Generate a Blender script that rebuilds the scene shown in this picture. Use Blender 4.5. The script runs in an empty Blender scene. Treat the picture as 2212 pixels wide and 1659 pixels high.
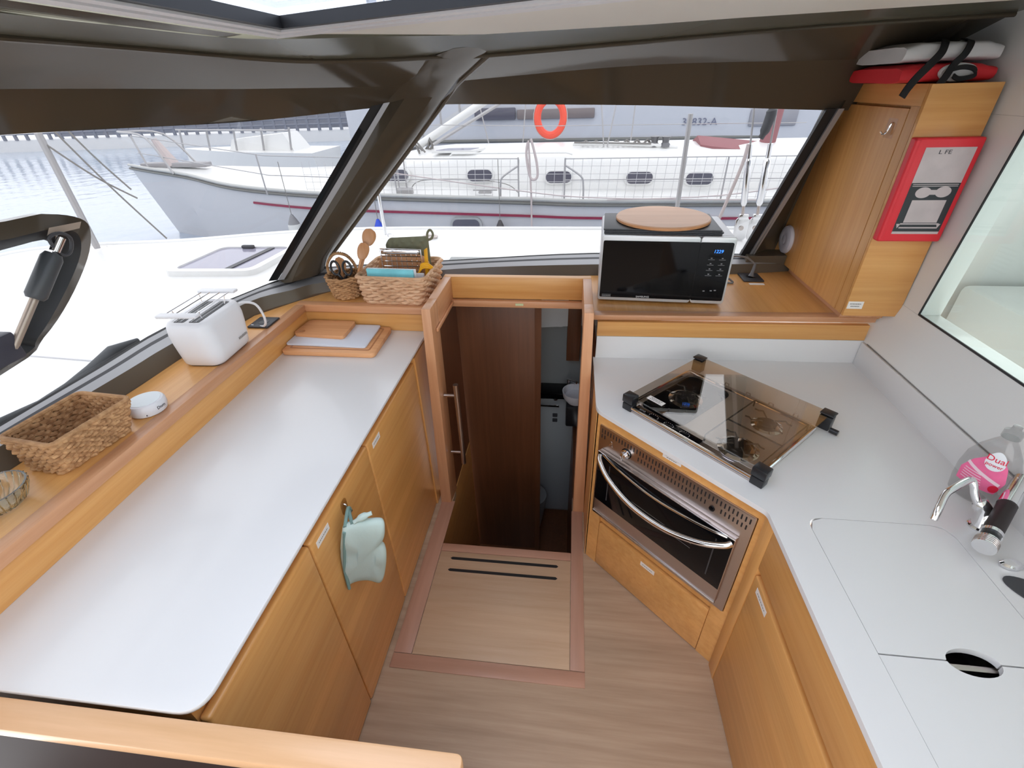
import bpy, bmesh, math, random
from mathutils import Vector, Matrix
from mathutils.geometry import tessellate_polygon
random.seed(7)
S = bpy.context.scene
COL = S.collection
R = math.radians

# ------------------------------------------------------------------ camera
PITCH, YAW, ROLL = 0.573269, -0.131626, 0.032135
c, s = math.cos(YAW), math.sin(YAW)
F_ = Vector((s, c, 0)); R_ = Vector((c, -s, 0)); U_ = Vector((0, 0, 1))
c, s = math.cos(PITCH), math.sin(PITCH)
F_, U_ = F_ * c - U_ * s, U_ * c + F_ * s
c, s = math.cos(ROLL), math.sin(ROLL)
R_, U_ = R_ * c - U_ * s, U_ * c + R_ * s
cam = bpy.data.cameras.new('camera'); camo = bpy.data.objects.new('camera', cam); COL.objects.link(camo)
cam.sensor_fit = 'HORIZONTAL'; cam.sensor_width = 36; cam.lens = 36 * 1000.76 / 2212
cam.clip_start = .01; cam.clip_end = 500
camo.matrix_world = Matrix(((R_.x, U_.x, -F_.x, 0), (R_.y, U_.y, -F_.y, 0), (R_.z, U_.z, -F_.z, 1.75), (0, 0, 0, 1)))
S.camera = camo

# ------------------------------------------------------------------ sky, exposure
W = bpy.data.worlds.new('overcast_sky'); S.world = W; W.use_nodes = True
wn = W.node_tree.nodes; wl = W.node_tree.links
bg = wn['Background']; bg.inputs['Strength'].default_value = 2.6
tc = wn.new('ShaderNodeTexCoord'); sp = wn.new('ShaderNodeSeparateXYZ'); rp = wn.new('ShaderNodeValToRGB')
wl.new(tc.outputs['Generated'], sp.inputs[0]); wl.new(sp.outputs['Z'], rp.inputs[0]); wl.new(rp.outputs[0], bg.inputs['Color'])
rp.color_ramp.elements[0].position = 0; rp.color_ramp.elements[0].color = (.86, .87, .88, 1)
rp.color_ramp.elements[1].position = .6; rp.color_ramp.elements[1].color = (.96, .97, .98, 1)
S.view_settings.view_transform = 'Standard'; S.view_settings.look = 'None'
S.view_settings.gamma = 1; S.view_settings.use_curve_mapping = False
S.view_settings.exposure = 0.8

# ------------------------------------------------------------------ materials
MATS = {}
def newmat(name):
    m = bpy.data.materials.new(name); m.use_nodes = True; MATS[name] = m
    return m, m.node_tree.nodes, m.node_tree.links, m.node_tree.nodes['Principled BSDF']
def mat(name, col, rough=.5, metal=0, spec=.5, coat=0, vary=0, vscale=6, bump=0, bscale=60, emis=None, es=0, trans=0, ior=1.45, alpha=1):
    m, n, l, b = newmat(name)
    b.inputs['Base Color'].default_value = (*col, 1); b.inputs['Roughness'].default_value = rough
    b.inputs['Metallic'].default_value = metal; b.inputs['Specular IOR Level'].default_value = spec
    b.inputs['Coat Weight'].default_value = coat; b.inputs['Coat Roughness'].default_value = .05
    b.inputs['Transmission Weight'].default_value = trans; b.inputs['IOR'].default_value = ior
    b.inputs['Alpha'].default_value = alpha
    if emis: b.inputs['Emission Color'].default_value = (*emis, 1); b.inputs['Emission Strength'].default_value = es
    t = n.new('ShaderNodeTexCoord')
    if vary:
        x = n.new('ShaderNodeTexNoise'); x.inputs['Scale'].default_value = vscale; x.inputs['Detail'].default_value = 4
        l.new(t.outputs['Object'], x.inputs['Vector'])
        r = n.new('ShaderNodeValToRGB'); l.new(x.outputs['Fac'], r.inputs[0])
        r.color_ramp.elements[0].position = .3; r.color_ramp.elements[1].position = .7
        r.color_ramp.elements[0].color = (*[v * (1 - vary) for v in col], 1); r.color_ramp.elements[1].color = (*[min(1, v * (1 + vary)) for v in col], 1)
        l.new(r.outputs[0], b.inputs['Base Color'])
    if bump:
        x = n.new('ShaderNodeTexNoise'); x.inputs['Scale'].default_value = bscale; x.inputs['Detail'].default_value = 3
        l.new(t.outputs['Object'], x.inputs['Vector'])
        k = n.new('ShaderNodeBump'); k.inputs['Strength'].default_value = bump; k.inputs['Distance'].default_value = .002
        l.new(x.outputs['Fac'], k.inputs['Height']); l.new(k.outputs[0], b.inputs['Normal'])
    return m
def wood(name, c1, c2, axis, rough=.35, along=2.0, across=55, coat=.15, big=.12):
    m, n, l, b = newmat(name)
    t = n.new('ShaderNodeTexCoord'); mp = n.new('ShaderNodeMapping')
    sc = [across] * 3; sc['xyz'.index(axis)] = along; mp.inputs['Scale'].default_value = sc
    l.new(t.outputs['Object'], mp.inputs['Vector'])
    x = n.new('ShaderNodeTexNoise'); x.inputs['Scale'].default_value = 1; x.inputs['Detail'].default_value = 5; x.inputs['Roughness'].default_value = .6
    l.new(mp.outputs[0], x.inputs['Vector'])
    r = n.new('ShaderNodeValToRGB'); l.new(x.outputs['Fac'], r.inputs[0])
    r.color_ramp.elements[0].position = .32; r.color_ramp.elements[1].position = .68
    r.color_ramp.elements[0].color = (*c1, 1); r.color_ramp.elements[1].color = (*c2, 1)
    y = n.new('ShaderNodeTexNoise'); y.inputs['Scale'].default_value = .12; y.inputs['Detail'].default_value = 2
    l.new(mp.outputs[0], y.inputs['Vector'])
    mr = n.new('ShaderNodeMapRange'); mr.inputs['From Min'].default_value = .3; mr.inputs['From Max'].default_value = .7
    mr.inputs['To Min'].default_value = 1 - big; mr.inputs['To Max'].default_value = 1 + big; l.new(y.outputs['Fac'], mr.inputs['Value'])
    mx = n.new('ShaderNodeVectorMath'); mx.operation = 'SCALE'; l.new(r.outputs[0], mx.inputs[0]); l.new(mr.outputs[0], mx.inputs['Scale'])
    l.new(mx.outputs[0], b.inputs['Base Color'])
    k = n.new('ShaderNodeBump'); k.inputs['Strength'].default_value = .08; k.inputs['Distance'].default_value = .001
    l.new(x.outputs['Fac'], k.inputs['Height']); l.new(k.outputs[0], b.inputs['Normal'])
    b.inputs['Roughness'].default_value = rough; b.inputs['Coat Weight'].default_value = coat; b.inputs['Coat Roughness'].default_value = .2
    return m
def thin_glass(name, tint, ior=1.45, rough=0.0, drops=False):
    m, n, l, b = newmat(name); n.remove(b)
    out = n['Material Output']; tr = n.new('ShaderNodeBsdfTransparent'); tr.inputs[0].default_value = (*tint, 1)
    gl = n.new('ShaderNodeBsdfGlossy'); gl.inputs['Roughness'].default_value = rough; gl.inputs[0].default_value = (1, 1, 1, 1)
    r0 = ((ior - 1) / (ior + 1)) ** 2; lw = n.new('ShaderNodeLayerWeight'); pw = n.new('ShaderNodeMath'); pw.operation = 'POWER'; pw.inputs[1].default_value = 5
    l.new(lw.outputs['Facing'], pw.inputs[0]); fr = n.new('ShaderNodeMath'); fr.operation = 'MULTIPLY_ADD'; fr.inputs[1].default_value = 1 - r0; fr.inputs[2].default_value = r0
    l.new(pw.outputs[0], fr.inputs[0]); mx = n.new('ShaderNodeMixShader')
    l.new(fr.outputs[0], mx.inputs[0]); l.new(tr.outputs[0], mx.inputs[1]); l.new(gl.outputs[0], mx.inputs[2]); l.new(mx.outputs[0], out.inputs[0])
    return m
OK1, OK2 = (.63, .295, .082), (.72, .375, .125)
oak_x = wood('oak_veneer_x', OK1, OK2, 'x'); oak_y = wood('oak_veneer_y', OK1, OK2, 'y'); oak_z = wood('oak_veneer_z', OK1, OK2, 'z')
LP1, LP2 = (.56, .265, .125), (.67, .35, .185)
lip_x = wood('solid_oak_x', LP1, LP2, 'x', across=40); lip_y = wood('solid_oak_y', LP1, LP2, 'y', across=40); lip_z = wood('solid_oak_z', LP1, LP2, 'z', across=40)
floorw = wood('floor_laminate', (.41, .275, .178), (.52, .37, .25), 'x', rough=.4, along=2.2, across=38, coat=.05, big=.12)
hatchw = wood('floor_hatch_laminate', (.52, .345, .215), (.60, .425, .28), 'x', rough=.4, along=2.2, across=38, coat=.05, big=.08)
floor_strip_y = wood('floor_strip_y', (.44, .24, .16), (.52, .29, .20), 'y', rough=.4, across=30)
floor_strip_x = wood('floor_strip_x', (.44, .24, .16), (.52, .29, .20), 'x', rough=.4, across=30)
shaded_wood = wood('cabin_wood_in_shade', (.125, .045, .018), (.165, .06, .025), 'z', rough=.4)  # oak taken darker: the shade of the lower cabin is in this colour
bamboo_x = wood('bamboo_x', (.56, .25, .10), (.70, .36, .17), 'x', across=30, rough=.45, coat=0)
bamboo_light = wood('bamboo_light', (.62, .36, .22), (.74, .46, .30), 'x', across=30, rough=.45, coat=0)
spoonwood = wood('spoon_wood', (.55, .26, .11), (.65, .34, .17), 'z', across=60, coat=0)
railwood = wood('rail_wood', (.66, .38, .19), (.76, .46, .25), 'x', across=35)
white_top = mat('white_worktop', (.76, .75, .74), .28, coat=.2, vary=.012, vscale=2)
white_wall = mat('white_gelcoat_wall', (.78, .79, .77), .25, coat=.3)
white_ceil = mat('white_ceiling', (.84, .82, .75), .5)
taupe = mat('taupe_gelcoat', (.085, .068, .048), .10, spec=.18)
taupe_matt = mat('taupe_trim', (.12, .098, .072), .3)
alu = mat('brushed_aluminium', (.36, .36, .37), .4, metal=.35)
steel = mat('stainless_steel', (.56, .50, .47), .28, metal=1)
chrome = mat('chrome', (.82, .82, .83), .07, metal=1)
black_rub = mat('black_rubber', (.012, .012, .013), .5)
black_pl = mat('black_plastic', (.018, .018, .02), .3)
dark_grey = mat('dark_grey_plastic', (.05, .05, .055), .45)
black_gloss = mat('black_gloss', (.004, .004, .005), .06, spec=.22)
white_pl = mat('white_plastic', (.80, .80, .82), .35)
white_pl2 = mat('pearl_plastic', (.62, .62, .70), .4)
silver_pl = mat('silver_plastic', (.62, .63, .65), .35, metal=.3)
sticker = mat('white_sticker', (.82, .78, .74), .6)
ink = mat('grey_ink', (.25, .24, .23), .7)
dark_ink = mat('dark_ink', (.03, .03, .04), .6)
red_fab = mat('red_plastic', (.78, .03, .045), .42)
red_bag = mat('red_fabric', (.72, .03, .04), .6, bump=.3, bscale=30)
white_bag = mat('white_sail_fabric', (.66, .66, .66), .55, bump=.5, bscale=18)
strap = mat('black_strap', (.01, .01, .011), .75)
seagrass = wood('seagrass', (.30, .145, .058), (.55, .32, .15), 'x', rough=.75, along=25, across=60, coat=0)
seagrass_in = mat('seagrass_shadow', (.16, .08, .03), .9)
hyacinth = wood('water_hyacinth', (.50, .28, .15), (.72, .47, .29), 'x', rough=.75, along=14, across=40, coat=0)
mint = mat('mint_cotton', (.54, .66, .61), .85, bump=.25, bscale=140, vary=.05)
mint_dark = mat('mint_binding', (.20, .32, .29), .85)
olive = mat('olive_cotton', (.20, .20, .13), .9, bump=.3, bscale=120)
cyan_paper = mat('turquoise_card', (.22, .66, .74), .4, vary=.15, vscale=12)
paper = mat('white_paper', (.80, .80, .82), .6)
yellow_pl = mat('yellow_plastic', (.85, .42, .01), .35)
glass_clear = mat('clear_glass', (.92, .97, .95), .08, trans=1, bump=.6, bscale=45)
win_glass = thin_glass('tinted_window_glass', (.60, .605, .62), ior=1.25)
win_glass2 = thin_glass('pale_window_glass', (.88, .93, .91), ior=1.35)
hob_glass = thin_glass('smoked_hob_glass', (.83, .79, .74), ior=2.1)
hatch_glass = thin_glass('hatch_acrylic', (.80, .84, .92), ior=1.1)
pet = thin_glass('clear_bottle_plastic', (.86, .86, .86), ior=1.45, rough=.05)
pink = mat('pink_label', (.86, .16, .33), .4, vary=.12, vscale=20)
pink_l = mat('pale_pink_label', (.88, .66, .72), .4)
red_print = mat('red_print', (.75, .01, .05), .4)
blue_led = mat('blue_led', (.01, .05, .5), .4, emis=(.03, .2, 1), es=1.6)
key_print = mat('key_print', (.30, .30, .31), .5)
boat_white = mat('white_yacht_gelcoat', (.74, .74, .725), .3)
hull_grey = mat('pale_hull_gelcoat', (.54, .54, .56), .25)
hull_far = mat('far_hull_paint', (.52, .535, .58), .3)
maroon = mat('maroon_stripe', (.22, .012, .05), .4)
maroon_can = mat('maroon_canvas', (.30, .13, .14), .85, bump=.4, bscale=10)
port_glass = mat('dark_port_glass', (.10, .10, .13), .12)
grey_deckglass = mat('grey_deck_glass', (.30, .29, .36), .1)
rope_m = mat('pale_rope', (.52, .45, .44), .8)
rope_d = mat('dark_rope', (.22, .21, .20), .8)
wire_m = mat('steel_wire', (.42, .41, .41), .45, metal=.5)
orange = mat('red_lifebuoy', (.80, .10, .06), .5)
pier_m = mat('grey_pier', (.20, .21, .25), .7)
pier_w = mat('pale_pier', (.66, .66, .66), .7)
blue_m = mat('blue_fender', (.02, .07, .55), .4)
fender_w = mat('white_fender', (.62, .62, .60), .5)
m, n, l, b = newmat('harbour_water')
b.inputs['Base Color'].default_value = (.36, .42, .51, 1); b.inputs['Roughness'].default_value = .12
t = n.new('ShaderNodeTexCoord'); x = n.new('ShaderNodeTexNoise'); x.inputs['Scale'].default_value = 1.6; x.inputs['Detail'].default_value = 5
l.new(t.outputs['Object'], x.inputs['Vector']); k = n.new('ShaderNodeBump'); k.inputs['Strength'].default_value = .25; k.inputs['Distance'].default_value = .1
l.new(x.outputs['Fac'], k.inputs['Height']); l.new(k.outputs[0], b.inputs['Normal']); water = m

# ------------------------------------------------------------------ mesh helpers
RINV = {}
class G:
    def __init__(self, M=None): self.bm = bmesh.new(); self.M = M
    def _add(self, t):
        if self.M is not None: t.transform(self.M)
        me = bpy.data.meshes.new('t'); t.to_mesh(me); t.free(); self.bm.from_mesh(me); bpy.data.meshes.remove(me); return self
    def raw(self, vs, fs, bev=0, seg=2):
        t = bmesh.new(); v = [t.verts.new(p) for p in vs]
        for f in fs:
            try: t.faces.new([v[i] for i in f])
            except ValueError: pass
        bmesh.ops.recalc_face_normals(t, faces=t.faces)
        if bev: bmesh.ops.bevel(t, geom=t.edges[:], offset=bev, segments=seg, affect='EDGES', profile=.5, clamp_overlap=True)
        return self._add(t)
    def box(self, a, b, bev=0, seg=2):
        x0, y0, z0 = a; x1, y1, z1 = b
        return self.raw([(x0,y0,z0),(x1,y0,z0),(x1,y1,z0),(x0,y1,z0),(x0,y0,z1),(x1,y0,z1),(x1,y1,z1),(x0,y1,z1)],
                        [(0,3,2,1),(4,5,6,7),(0,1,5,4),(1,2,6,5),(2,3,7,6),(3,0,4,7)], bev, seg)
    def hexa(self, lo, hi, bev=0): # two quads of 3d points
        return self.raw(list(lo) + list(hi), [(0,3,2,1),(4,5,6,7),(0,1,5,4),(1,2,6,5),(2,3,7,6),(3,0,4,7)], bev)
    def prism(self, poly, z0, z1, holes=(), bev=0, axis='z', seg=2):
        def P(p, h): return {'z': (p[0], p[1], h), 'x': (h, p[0], p[1]), 'y': (p[0], h, p[1])}[axis]
        n = len(poly)
        if not holes:
            vs = [P(p, z0) for p in poly] + [P(p, z1) for p in poly]
            fs = [tuple(range(n)), tuple(range(n, 2 * n))] + [(i, (i + 1) % n, n + (i + 1) % n, n + i) for i in range(n)]
            if bev:
                t = bmesh.new(); v = [t.verts.new(p) for p in vs]
                for f in fs: t.faces.new([v[i] for i in f])
                bmesh.ops.recalc_face_normals(t, faces=t.faces)
                cap = {e for f in t.faces if len(f.verts) == n and n != 4 for e in f.edges} if n != 4 else set(t.faces[0].edges) | set(t.faces[1].edges)
                bmesh.ops.bevel(t, geom=list(cap), offset=bev, segments=seg, affect='EDGES', profile=.5, clamp_overlap=True)
                return self._add(t)
            return self.raw(vs, fs)
        loops = [list(poly)] + [list(h) for h in holes]; flat = [p for L in loops for p in L]
        tri = tessellate_polygon([[Vector((p[0], p[1], 0)) for p in L] for L in loops]); N = len(flat)
        vs = [P(p, z0) for p in flat] + [P(p, z1) for p in flat]
        fs = [tuple(t) for t in tri] + [tuple(i + N for i in t) for t in tri]; o = 0
        for L in loops:
            k = len(L); fs += [(o + i, o + (i + 1) % k, N + o + (i + 1) % k, N + o + i) for i in range(k)]; o += k
        return self.raw(vs, fs)
    def tube(self, pts, r, seg=10, closed=False, caps=True, smooth=0):
        pts = [Vector(p) for p in pts]
        if smooth: pts = catmull(pts, smooth, closed)
        n = len(pts); rs = r if isinstance(r, (list, tuple)) else [r] * n
        if len(rs) != n: rs = [rs[min(len(rs) - 1, int(i * len(rs) / n))] for i in range(n)]
        T = [((pts[(i + 1) % n] - pts[i - 1]) if closed else (pts[min(i + 1, n - 1)] - pts[max(i - 1, 0)])).normalized() for i in range(n)]
        ref = Vector((0, 0, 1)) if abs(T[0].z) < .9 else Vector((1, 0, 0)); u = T[0].cross(ref).normalized(); vs = []; fs = []
        for i in range(n):
            u = (u - T[i] * u.dot(T[i]))
            u = u.normalized() if u.length > 1e-6 else T[i].orthogonal().normalized()
            w = T[i].cross(u)
            for k in range(seg):
                a = 2 * math.pi * k / seg; vs.append(pts[i] + (u * math.cos(a) + w * math.sin(a)) * rs[i])
        for i in range(n if closed else n - 1):
            j = (i + 1) % n
            for k in range(seg): fs.append((i * seg + k, i * seg + (k + 1) % seg, j * seg + (k + 1) % seg, j * seg + k))
        if caps and not closed: fs += [tuple(range(seg)), tuple(range((n - 1) * seg, n * seg))]
        return self.raw(vs, fs)
    def lathe(self, prof, cen=(0, 0, 0), seg=32, A=None, sx=1, sy=1):
        vs = []; fs = []; n = len(prof); A = A or Matrix.Identity(3)
        for r, z in prof:
            for k in range(seg):
                a = 2 * math.pi * k / seg; vs.append(Vector(cen) + A @ Vector((r * math.cos(a) * sx, r * math.sin(a) * sy, z)))
        for i in range(n - 1):
            for k in range(seg): fs.append((i * seg + k, i * seg + (k + 1) % seg, (i + 1) * seg + (k + 1) % seg, (i + 1) * seg + k))
        if prof[0][0] > 1e-5: fs.append(tuple(range(seg)))
        if prof[-1][0] > 1e-5: fs.append(tuple(range((n - 1) * seg, n * seg)))
        t = bmesh.new(); v = [t.verts.new(p) for p in vs]
        for f in fs:
            try: t.faces.new([v[i] for i in f])
            except ValueError: pass
        bmesh.ops.remove_doubles(t, verts=t.verts, dist=1e-6); bmesh.ops.recalc_face_normals(t, faces=t.faces)
        return self._add(t)
    def loft(self, rings, close=True, cap=True):
        n = len(rings[0]); vs = [p for r in rings for p in r]; fs = []
        for i in range(len(rings) - 1):
            for k in range(n if close else n - 1): fs.append((i * n + k, i * n + (k + 1) % n, (i + 1) * n + (k + 1) % n, (i + 1) * n + k))
        if cap and close: fs += [tuple(range(n)), tuple(range((len(rings) - 1) * n, len(rings) * n))]
        return self.raw(vs, fs)
    def sheet(self, A, B, th): # ruled strip between two polylines, thickened along normal
        n = len(A); A = [Vector(p) for p in A]; B = [Vector(p) for p in B]; N = []
        for i in range(n):
            a = A[min(i + 1, n - 1)] - A[max(i - 1, 0)]; N.append(a.cross(B[i] - A[i]).normalized() * th)
        rings = [[A[i], B[i], B[i] + N[i], A[i] + N[i]] for i in range(n)]
        return self.loft(rings)
    def obj(self, name, m, parent=None, local=False, smooth=True, ang=35):
        if parent is not None and not local:
            r = parent
            while r.parent: r = r.parent
            if r.name in RINV: self.bm.transform(RINV[r.name])
        me = bpy.data.meshes.new(name); self.bm.to_mesh(me); self.bm.free(); me.materials.append(m)
        if smooth: me.shade_smooth(); me.set_sharp_from_angle(angle=R(ang))
        o = bpy.data.objects.new(name, me); COL.objects.link(o)
        if parent is not None: o.parent = parent
        return o
def catmull(p, k, closed=False):
    n = len(p); out = []
    for i in range(n if closed else n - 1):
        a, b, c_, d = (p[(i + j) % n] for j in (-1, 0, 1, 2)) if closed else (p[max(i - 1, 0)], p[i], p[i + 1], p[min(i + 2, n - 1)])
        for j in range(k):
            t = j / k; out.append(.5 * ((2 * b) + (c_ - a) * t + (2 * a - 5 * b + 4 * c_ - d) * t * t + (3 * b - a - 3 * c_ + d) * t ** 3))
    if not closed: out.append(p[-1])
    return out
def tag(o, label, cat, group=None):
    o['label'] = label; o['category'] = cat
    if group: o['group'] = group
    return o
def thing(name, label, cat, loc=(0, 0, 0), rz=0, group=None):
    o = bpy.data.objects.new(name, None); COL.objects.link(o); o.empty_display_size = .05
    M = Matrix.Translation(loc) @ Matrix.Rotation(rz, 4, 'Z'); o.matrix_world = M; RINV[o.name] = M.inverted()
    return tag(o, label, cat, group)
def struct(o): o['kind'] = 'structure'; return o
def stuff(o): o['kind'] = 'stuff'; return o
def rrect(x0, y0, x1, y1, r, k=5):
    out = []
    for cx, cy, a in ((x1 - r, y0 + r, -90), (x1 - r, y1 - r, 0), (x0 + r, y1 - r, 90), (x0 + r, y0 + r, 180)):
        for i in range(k + 1): q = R(a + 90 * i / k); out.append((cx + r * math.cos(q), cy + r * math.sin(q)))
    return out
def rpoly(pts, rad, k=5):
    out = []; n = len(pts)
    for i in range(n):
        r = rad[i] if isinstance(rad, (list, tuple)) else rad
        p = Vector(pts[i][:2]); a = (Vector(pts[i - 1][:2]) - p); b = (Vector(pts[(i + 1) % n][:2]) - p)
        if r <= 0: out.append(tuple(p)); continue
        A = p + a.normalized() * r; B = p + b.normalized() * r
        for j in range(k + 1): t = j / k; q = A * (1 - t) ** 2 + p * 2 * t * (1 - t) + B * t * t; out.append((q.x, q.y))
    return out
def ell(cx, cy, rx, ry, n=32, rot=0):
    return [(cx + rx * math.cos(t) * math.cos(rot) - ry * math.sin(t) * math.sin(rot), cy + rx * math.cos(t) * math.sin(rot) + ry * math.sin(t) * math.cos(rot)) for t in (2 * math.pi * i / n for i in range(n))]
def text(s_, size, m, parent, M, name='lettering', ext=.0004, shear=0, sx=1, local=True):
    cu = bpy.data.curves.new('t', 'FONT'); cu.body = s_; cu.size = size; cu.extrude = ext; cu.align_x = 'CENTER'; cu.align_y = 'CENTER'; cu.shear = shear; cu.resolution_u = 3
    o = bpy.data.objects.new('t', cu); COL.objects.link(o); bpy.context.view_layer.update()
    dg = bpy.context.evaluated_depsgraph_get(); me = bpy.data.meshes.new_from_object(o.evaluated_get(dg)); bpy.data.objects.remove(o); bpy.data.curves.remove(cu)
    g = G(M @ Matrix.Scale(sx, 4, (1, 0, 0))); t = bmesh.new(); t.from_mesh(me); bpy.data.meshes.remove(me); g._add(t)
    return g.obj(name, m, parent, local=local, smooth=False)
def basis(o, x, y):
    x = Vector(x).normalized(); z = x.cross(Vector(y)).normalized(); y = z.cross(x)
    return Matrix(((x.x, y.x, z.x, o[0]), (x.y, y.y, z.y, o[1]), (x.z, y.z, z.z, o[2]), (0, 0, 0, 1)))
def copy_tree(o, parent=None):
    c_ = o.copy(); COL.objects.link(c_); c_.parent = parent
    for ch in list(o.children): copy_tree(ch, c_)
    return c_

# ================================================================== STRUCTURE
zL, zS, zR = .86, .975, .79
fl = struct(G().prism([(-1.6,-2.6),(1.25,-2.6),(1.25,1.66),(.066,1.66),(.066,1.332),(-.53,1.332),(-.53,1.66),(-1.6,1.66)], -.04, 0).obj('floor', floorw, smooth=False))
hp = thing('floor_hatch', 'square wood-grain floor hatch framed in pinkish oak before the companionway', 'floor hatch', (-.23, 1.06, 0))
panel = G().box((-.514, .840, 0), (.0605, 1.289, .004), .001).obj('hatch_panel', hatchw, hp)
for y0, x0, x1 in ((1.262, -.464, .009), (1.204, -.463, .007)):
    yy = y0 - .006
    G().prism([(x0, yy), (x0 + .008, yy - .0065), (x1 - .008, yy - .0065), (x1, yy), (x1 - .008, yy + .0065), (x0 + .008, yy + .0065)], .0035, .0052).obj('grip_slot', black_rub, hp)
G().box((-.583, .840, 0), (-.5165, 1.585, .0045), .001).obj('frame_strip', floor_strip_y, hp)
G().box((.063, .840, 0), (.1145, 1.572, .0045), .001).obj('frame_strip', floor_strip_y, hp)
G().box((-.583, .787, 0), (.1145, .8375, .0045), .001).obj('frame_strip', floor_strip_x, hp)
G().box((-.516, 1.2915, -.02), (.062, 1.332, .0045), .003).obj('step_nosing', floor_strip_x, hp)

# lower cabin seen down the companionway
struct(G().box((-1.2, 1.2, -1.0), (1.2, 2.75, -.93)).obj('floor', shaded_wood, smooth=False))
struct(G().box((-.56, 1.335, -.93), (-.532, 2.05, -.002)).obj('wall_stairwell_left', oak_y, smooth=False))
struct(G().box((.068, 1.335, -.93), (.095, 2.45, -.002)).obj('wall_stairwell_right', shaded_wood, smooth=False))
struct(G().box((-.56, 1.30, -.93), (.095, 1.33, -.045)).obj('wall_stairwell_riser', shaded_wood, smooth=False))
struct(G().box((-.56, 1.70, -.05), (-.535, 2.05, .93)).obj('wall_companionway_left', shaded_wood, smooth=False))
struct(G().box((.12, 1.70, -.05), (.14, 2.45, .76)).obj('wall_companionway_right', shaded_wood, smooth=False))
d1 = struct(G().box((-.58, 2.06, -.93), (-.1215, 2.09, .945), .002).obj('door_1', shaded_wood))
G().box((-.150, 2.055, -.93), (-.1185, 2.06, .945)).obj('edge_strip', shaded_wood, d1)
bw = struct(G().prism([(-.6, -1.0), (.35, -1.0), (.35, .95), (-.6, .95)], 2.42, 2.46, axis='y', holes=[rrect(-.14, .60, -.012, .80, .02)]).obj('wall_bathroom', mat('dimmed_bathroom_gelcoat', (.30, .31, .30), .4), smooth=False))  # wall colour lowered to grey to carry the dim light of the bathroom
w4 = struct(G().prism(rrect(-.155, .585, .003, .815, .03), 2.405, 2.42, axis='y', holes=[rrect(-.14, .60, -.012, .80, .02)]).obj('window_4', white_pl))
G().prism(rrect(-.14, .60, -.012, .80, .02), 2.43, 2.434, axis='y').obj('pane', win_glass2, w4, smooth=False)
struct(G().box((-.64, 2.09, -1.0), (-.60, 2.46, .95)).obj('wall_bathroom_left', MATS['dimmed_bathroom_gelcoat'], smooth=False))
struct(G().box((.35, 1.80, -1.0), (.39, 2.46, .95)).obj('wall_bathroom_right', MATS['dimmed_bathroom_gelcoat'], smooth=False))
struct(G().box((-.64, 1.97, .945), (.39, 2.46, .965)).obj('ceiling_bathroom', MATS['dimmed_bathroom_gelcoat'], smooth=False))
bv = thing('bathroom_vanity', 'dark bathroom vanity with round white basin seen through the companionway', 'vanity', (.02, 2.3, -.93))
G().box((-.14, 2.30, .155), (.11, 2.419, .195), .004).obj('counter', black_gloss, bv)
G().box((.02, 2.16, .06), (.11, 2.30, .20), .01).obj('cabinet', black_pl, bv)
G().lathe([(.0, .012), (.05, .014), (.075, .05), (.08, .085), (.074, .085), (.066, .05), (.0, .03)], (.075, 2.22, .19)).obj('basin', white_pl, bv)
G().tube([(.03, 2.30, .2), (.03, 2.30, .30), (.075, 2.25, .31)], .008).obj('tap', chrome, bv)
G().box((-.14, 2.40, -.90), (.11, 2.419, .15), .003).obj('front_panel', mat('dimmed_vanity_white', (.42, .44, .44), .4), bv)  # white panel toned down, bathroom dimness is in its colour
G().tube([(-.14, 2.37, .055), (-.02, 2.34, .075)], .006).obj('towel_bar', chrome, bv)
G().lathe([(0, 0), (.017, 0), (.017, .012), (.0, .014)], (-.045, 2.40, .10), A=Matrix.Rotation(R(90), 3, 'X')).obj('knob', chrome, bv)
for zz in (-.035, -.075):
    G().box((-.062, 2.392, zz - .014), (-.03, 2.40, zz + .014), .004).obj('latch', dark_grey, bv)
bc = tag(G().box((.01, 2.34, .40), (.085, 2.419, .86), .004).obj('wall_cabinet', shaded_wood), 'small dark wooden cabinet hanging by the bathroom window', 'cabinet')
to = tag(G().lathe([(.0, 0), (.09, 0), (.11, .12), (.13, .26), (.13, .30), (.0, .31)], (-.215, 2.27, -.93), sx=1, sy=.9).obj('toilet', mat('toilet_lid', (.30, .31, .31), .4)), 'grey toilet low behind the dark sliding door', 'toilet')

# companionway coaming and posts
cf = thing('companionway_frame', 'light oak frame around the companionway with two posts', 'door frame', (-.23, 1.6, 0))
G().hexa([(-.585,1.575,.0),(-.533,1.575,.0),(-.528,1.68,.0),(-.575,1.68,.0)], [(-.5475,1.575,1.045),(-.512,1.575,1.045),(-.512,1.68,1.045),(-.5475,1.68,1.045)], .002).obj('post', lip_z, cf)
G().hexa([(.0685,1.572,.0),(.121,1.572,.0),(.121,1.66,.0),(.0685,1.66,.0)], [(.0655,1.575,1.045),(.101,1.575,1.045),(.101,1.66,1.045),(.0655,1.66,1.045)], .002).obj('post', lip_z, cf)
G().box((-.5475, 1.6805, .94), (-.512, 1.93, 1.045), .002).obj('side_coaming', lip_y, cf)
G().box((.0655, 1.6605, .94), (.101, 1.93, 1.045), .002).obj('side_coaming', lip_y, cf)
G().box((-.5475, 1.9305, .945), (.101, 1.966, 1.045), .002).obj('front_coaming', oak_x, cf)
G().box((-.56, 1.905, .915), (.12, 1.9295, .9445), .002).obj('bottom_lip', lip_x, cf)
G().box((-.5115, 1.62, .930), (-.503, 1.904, .944), .001).obj('side_lip', lip_y, cf)
st = G().box((-.225, 1.902, .926), (-.19, 1.9048, .936)).obj('sticker', mat('green_sticker', (.60, .66, .38), .6), cf)
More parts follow.
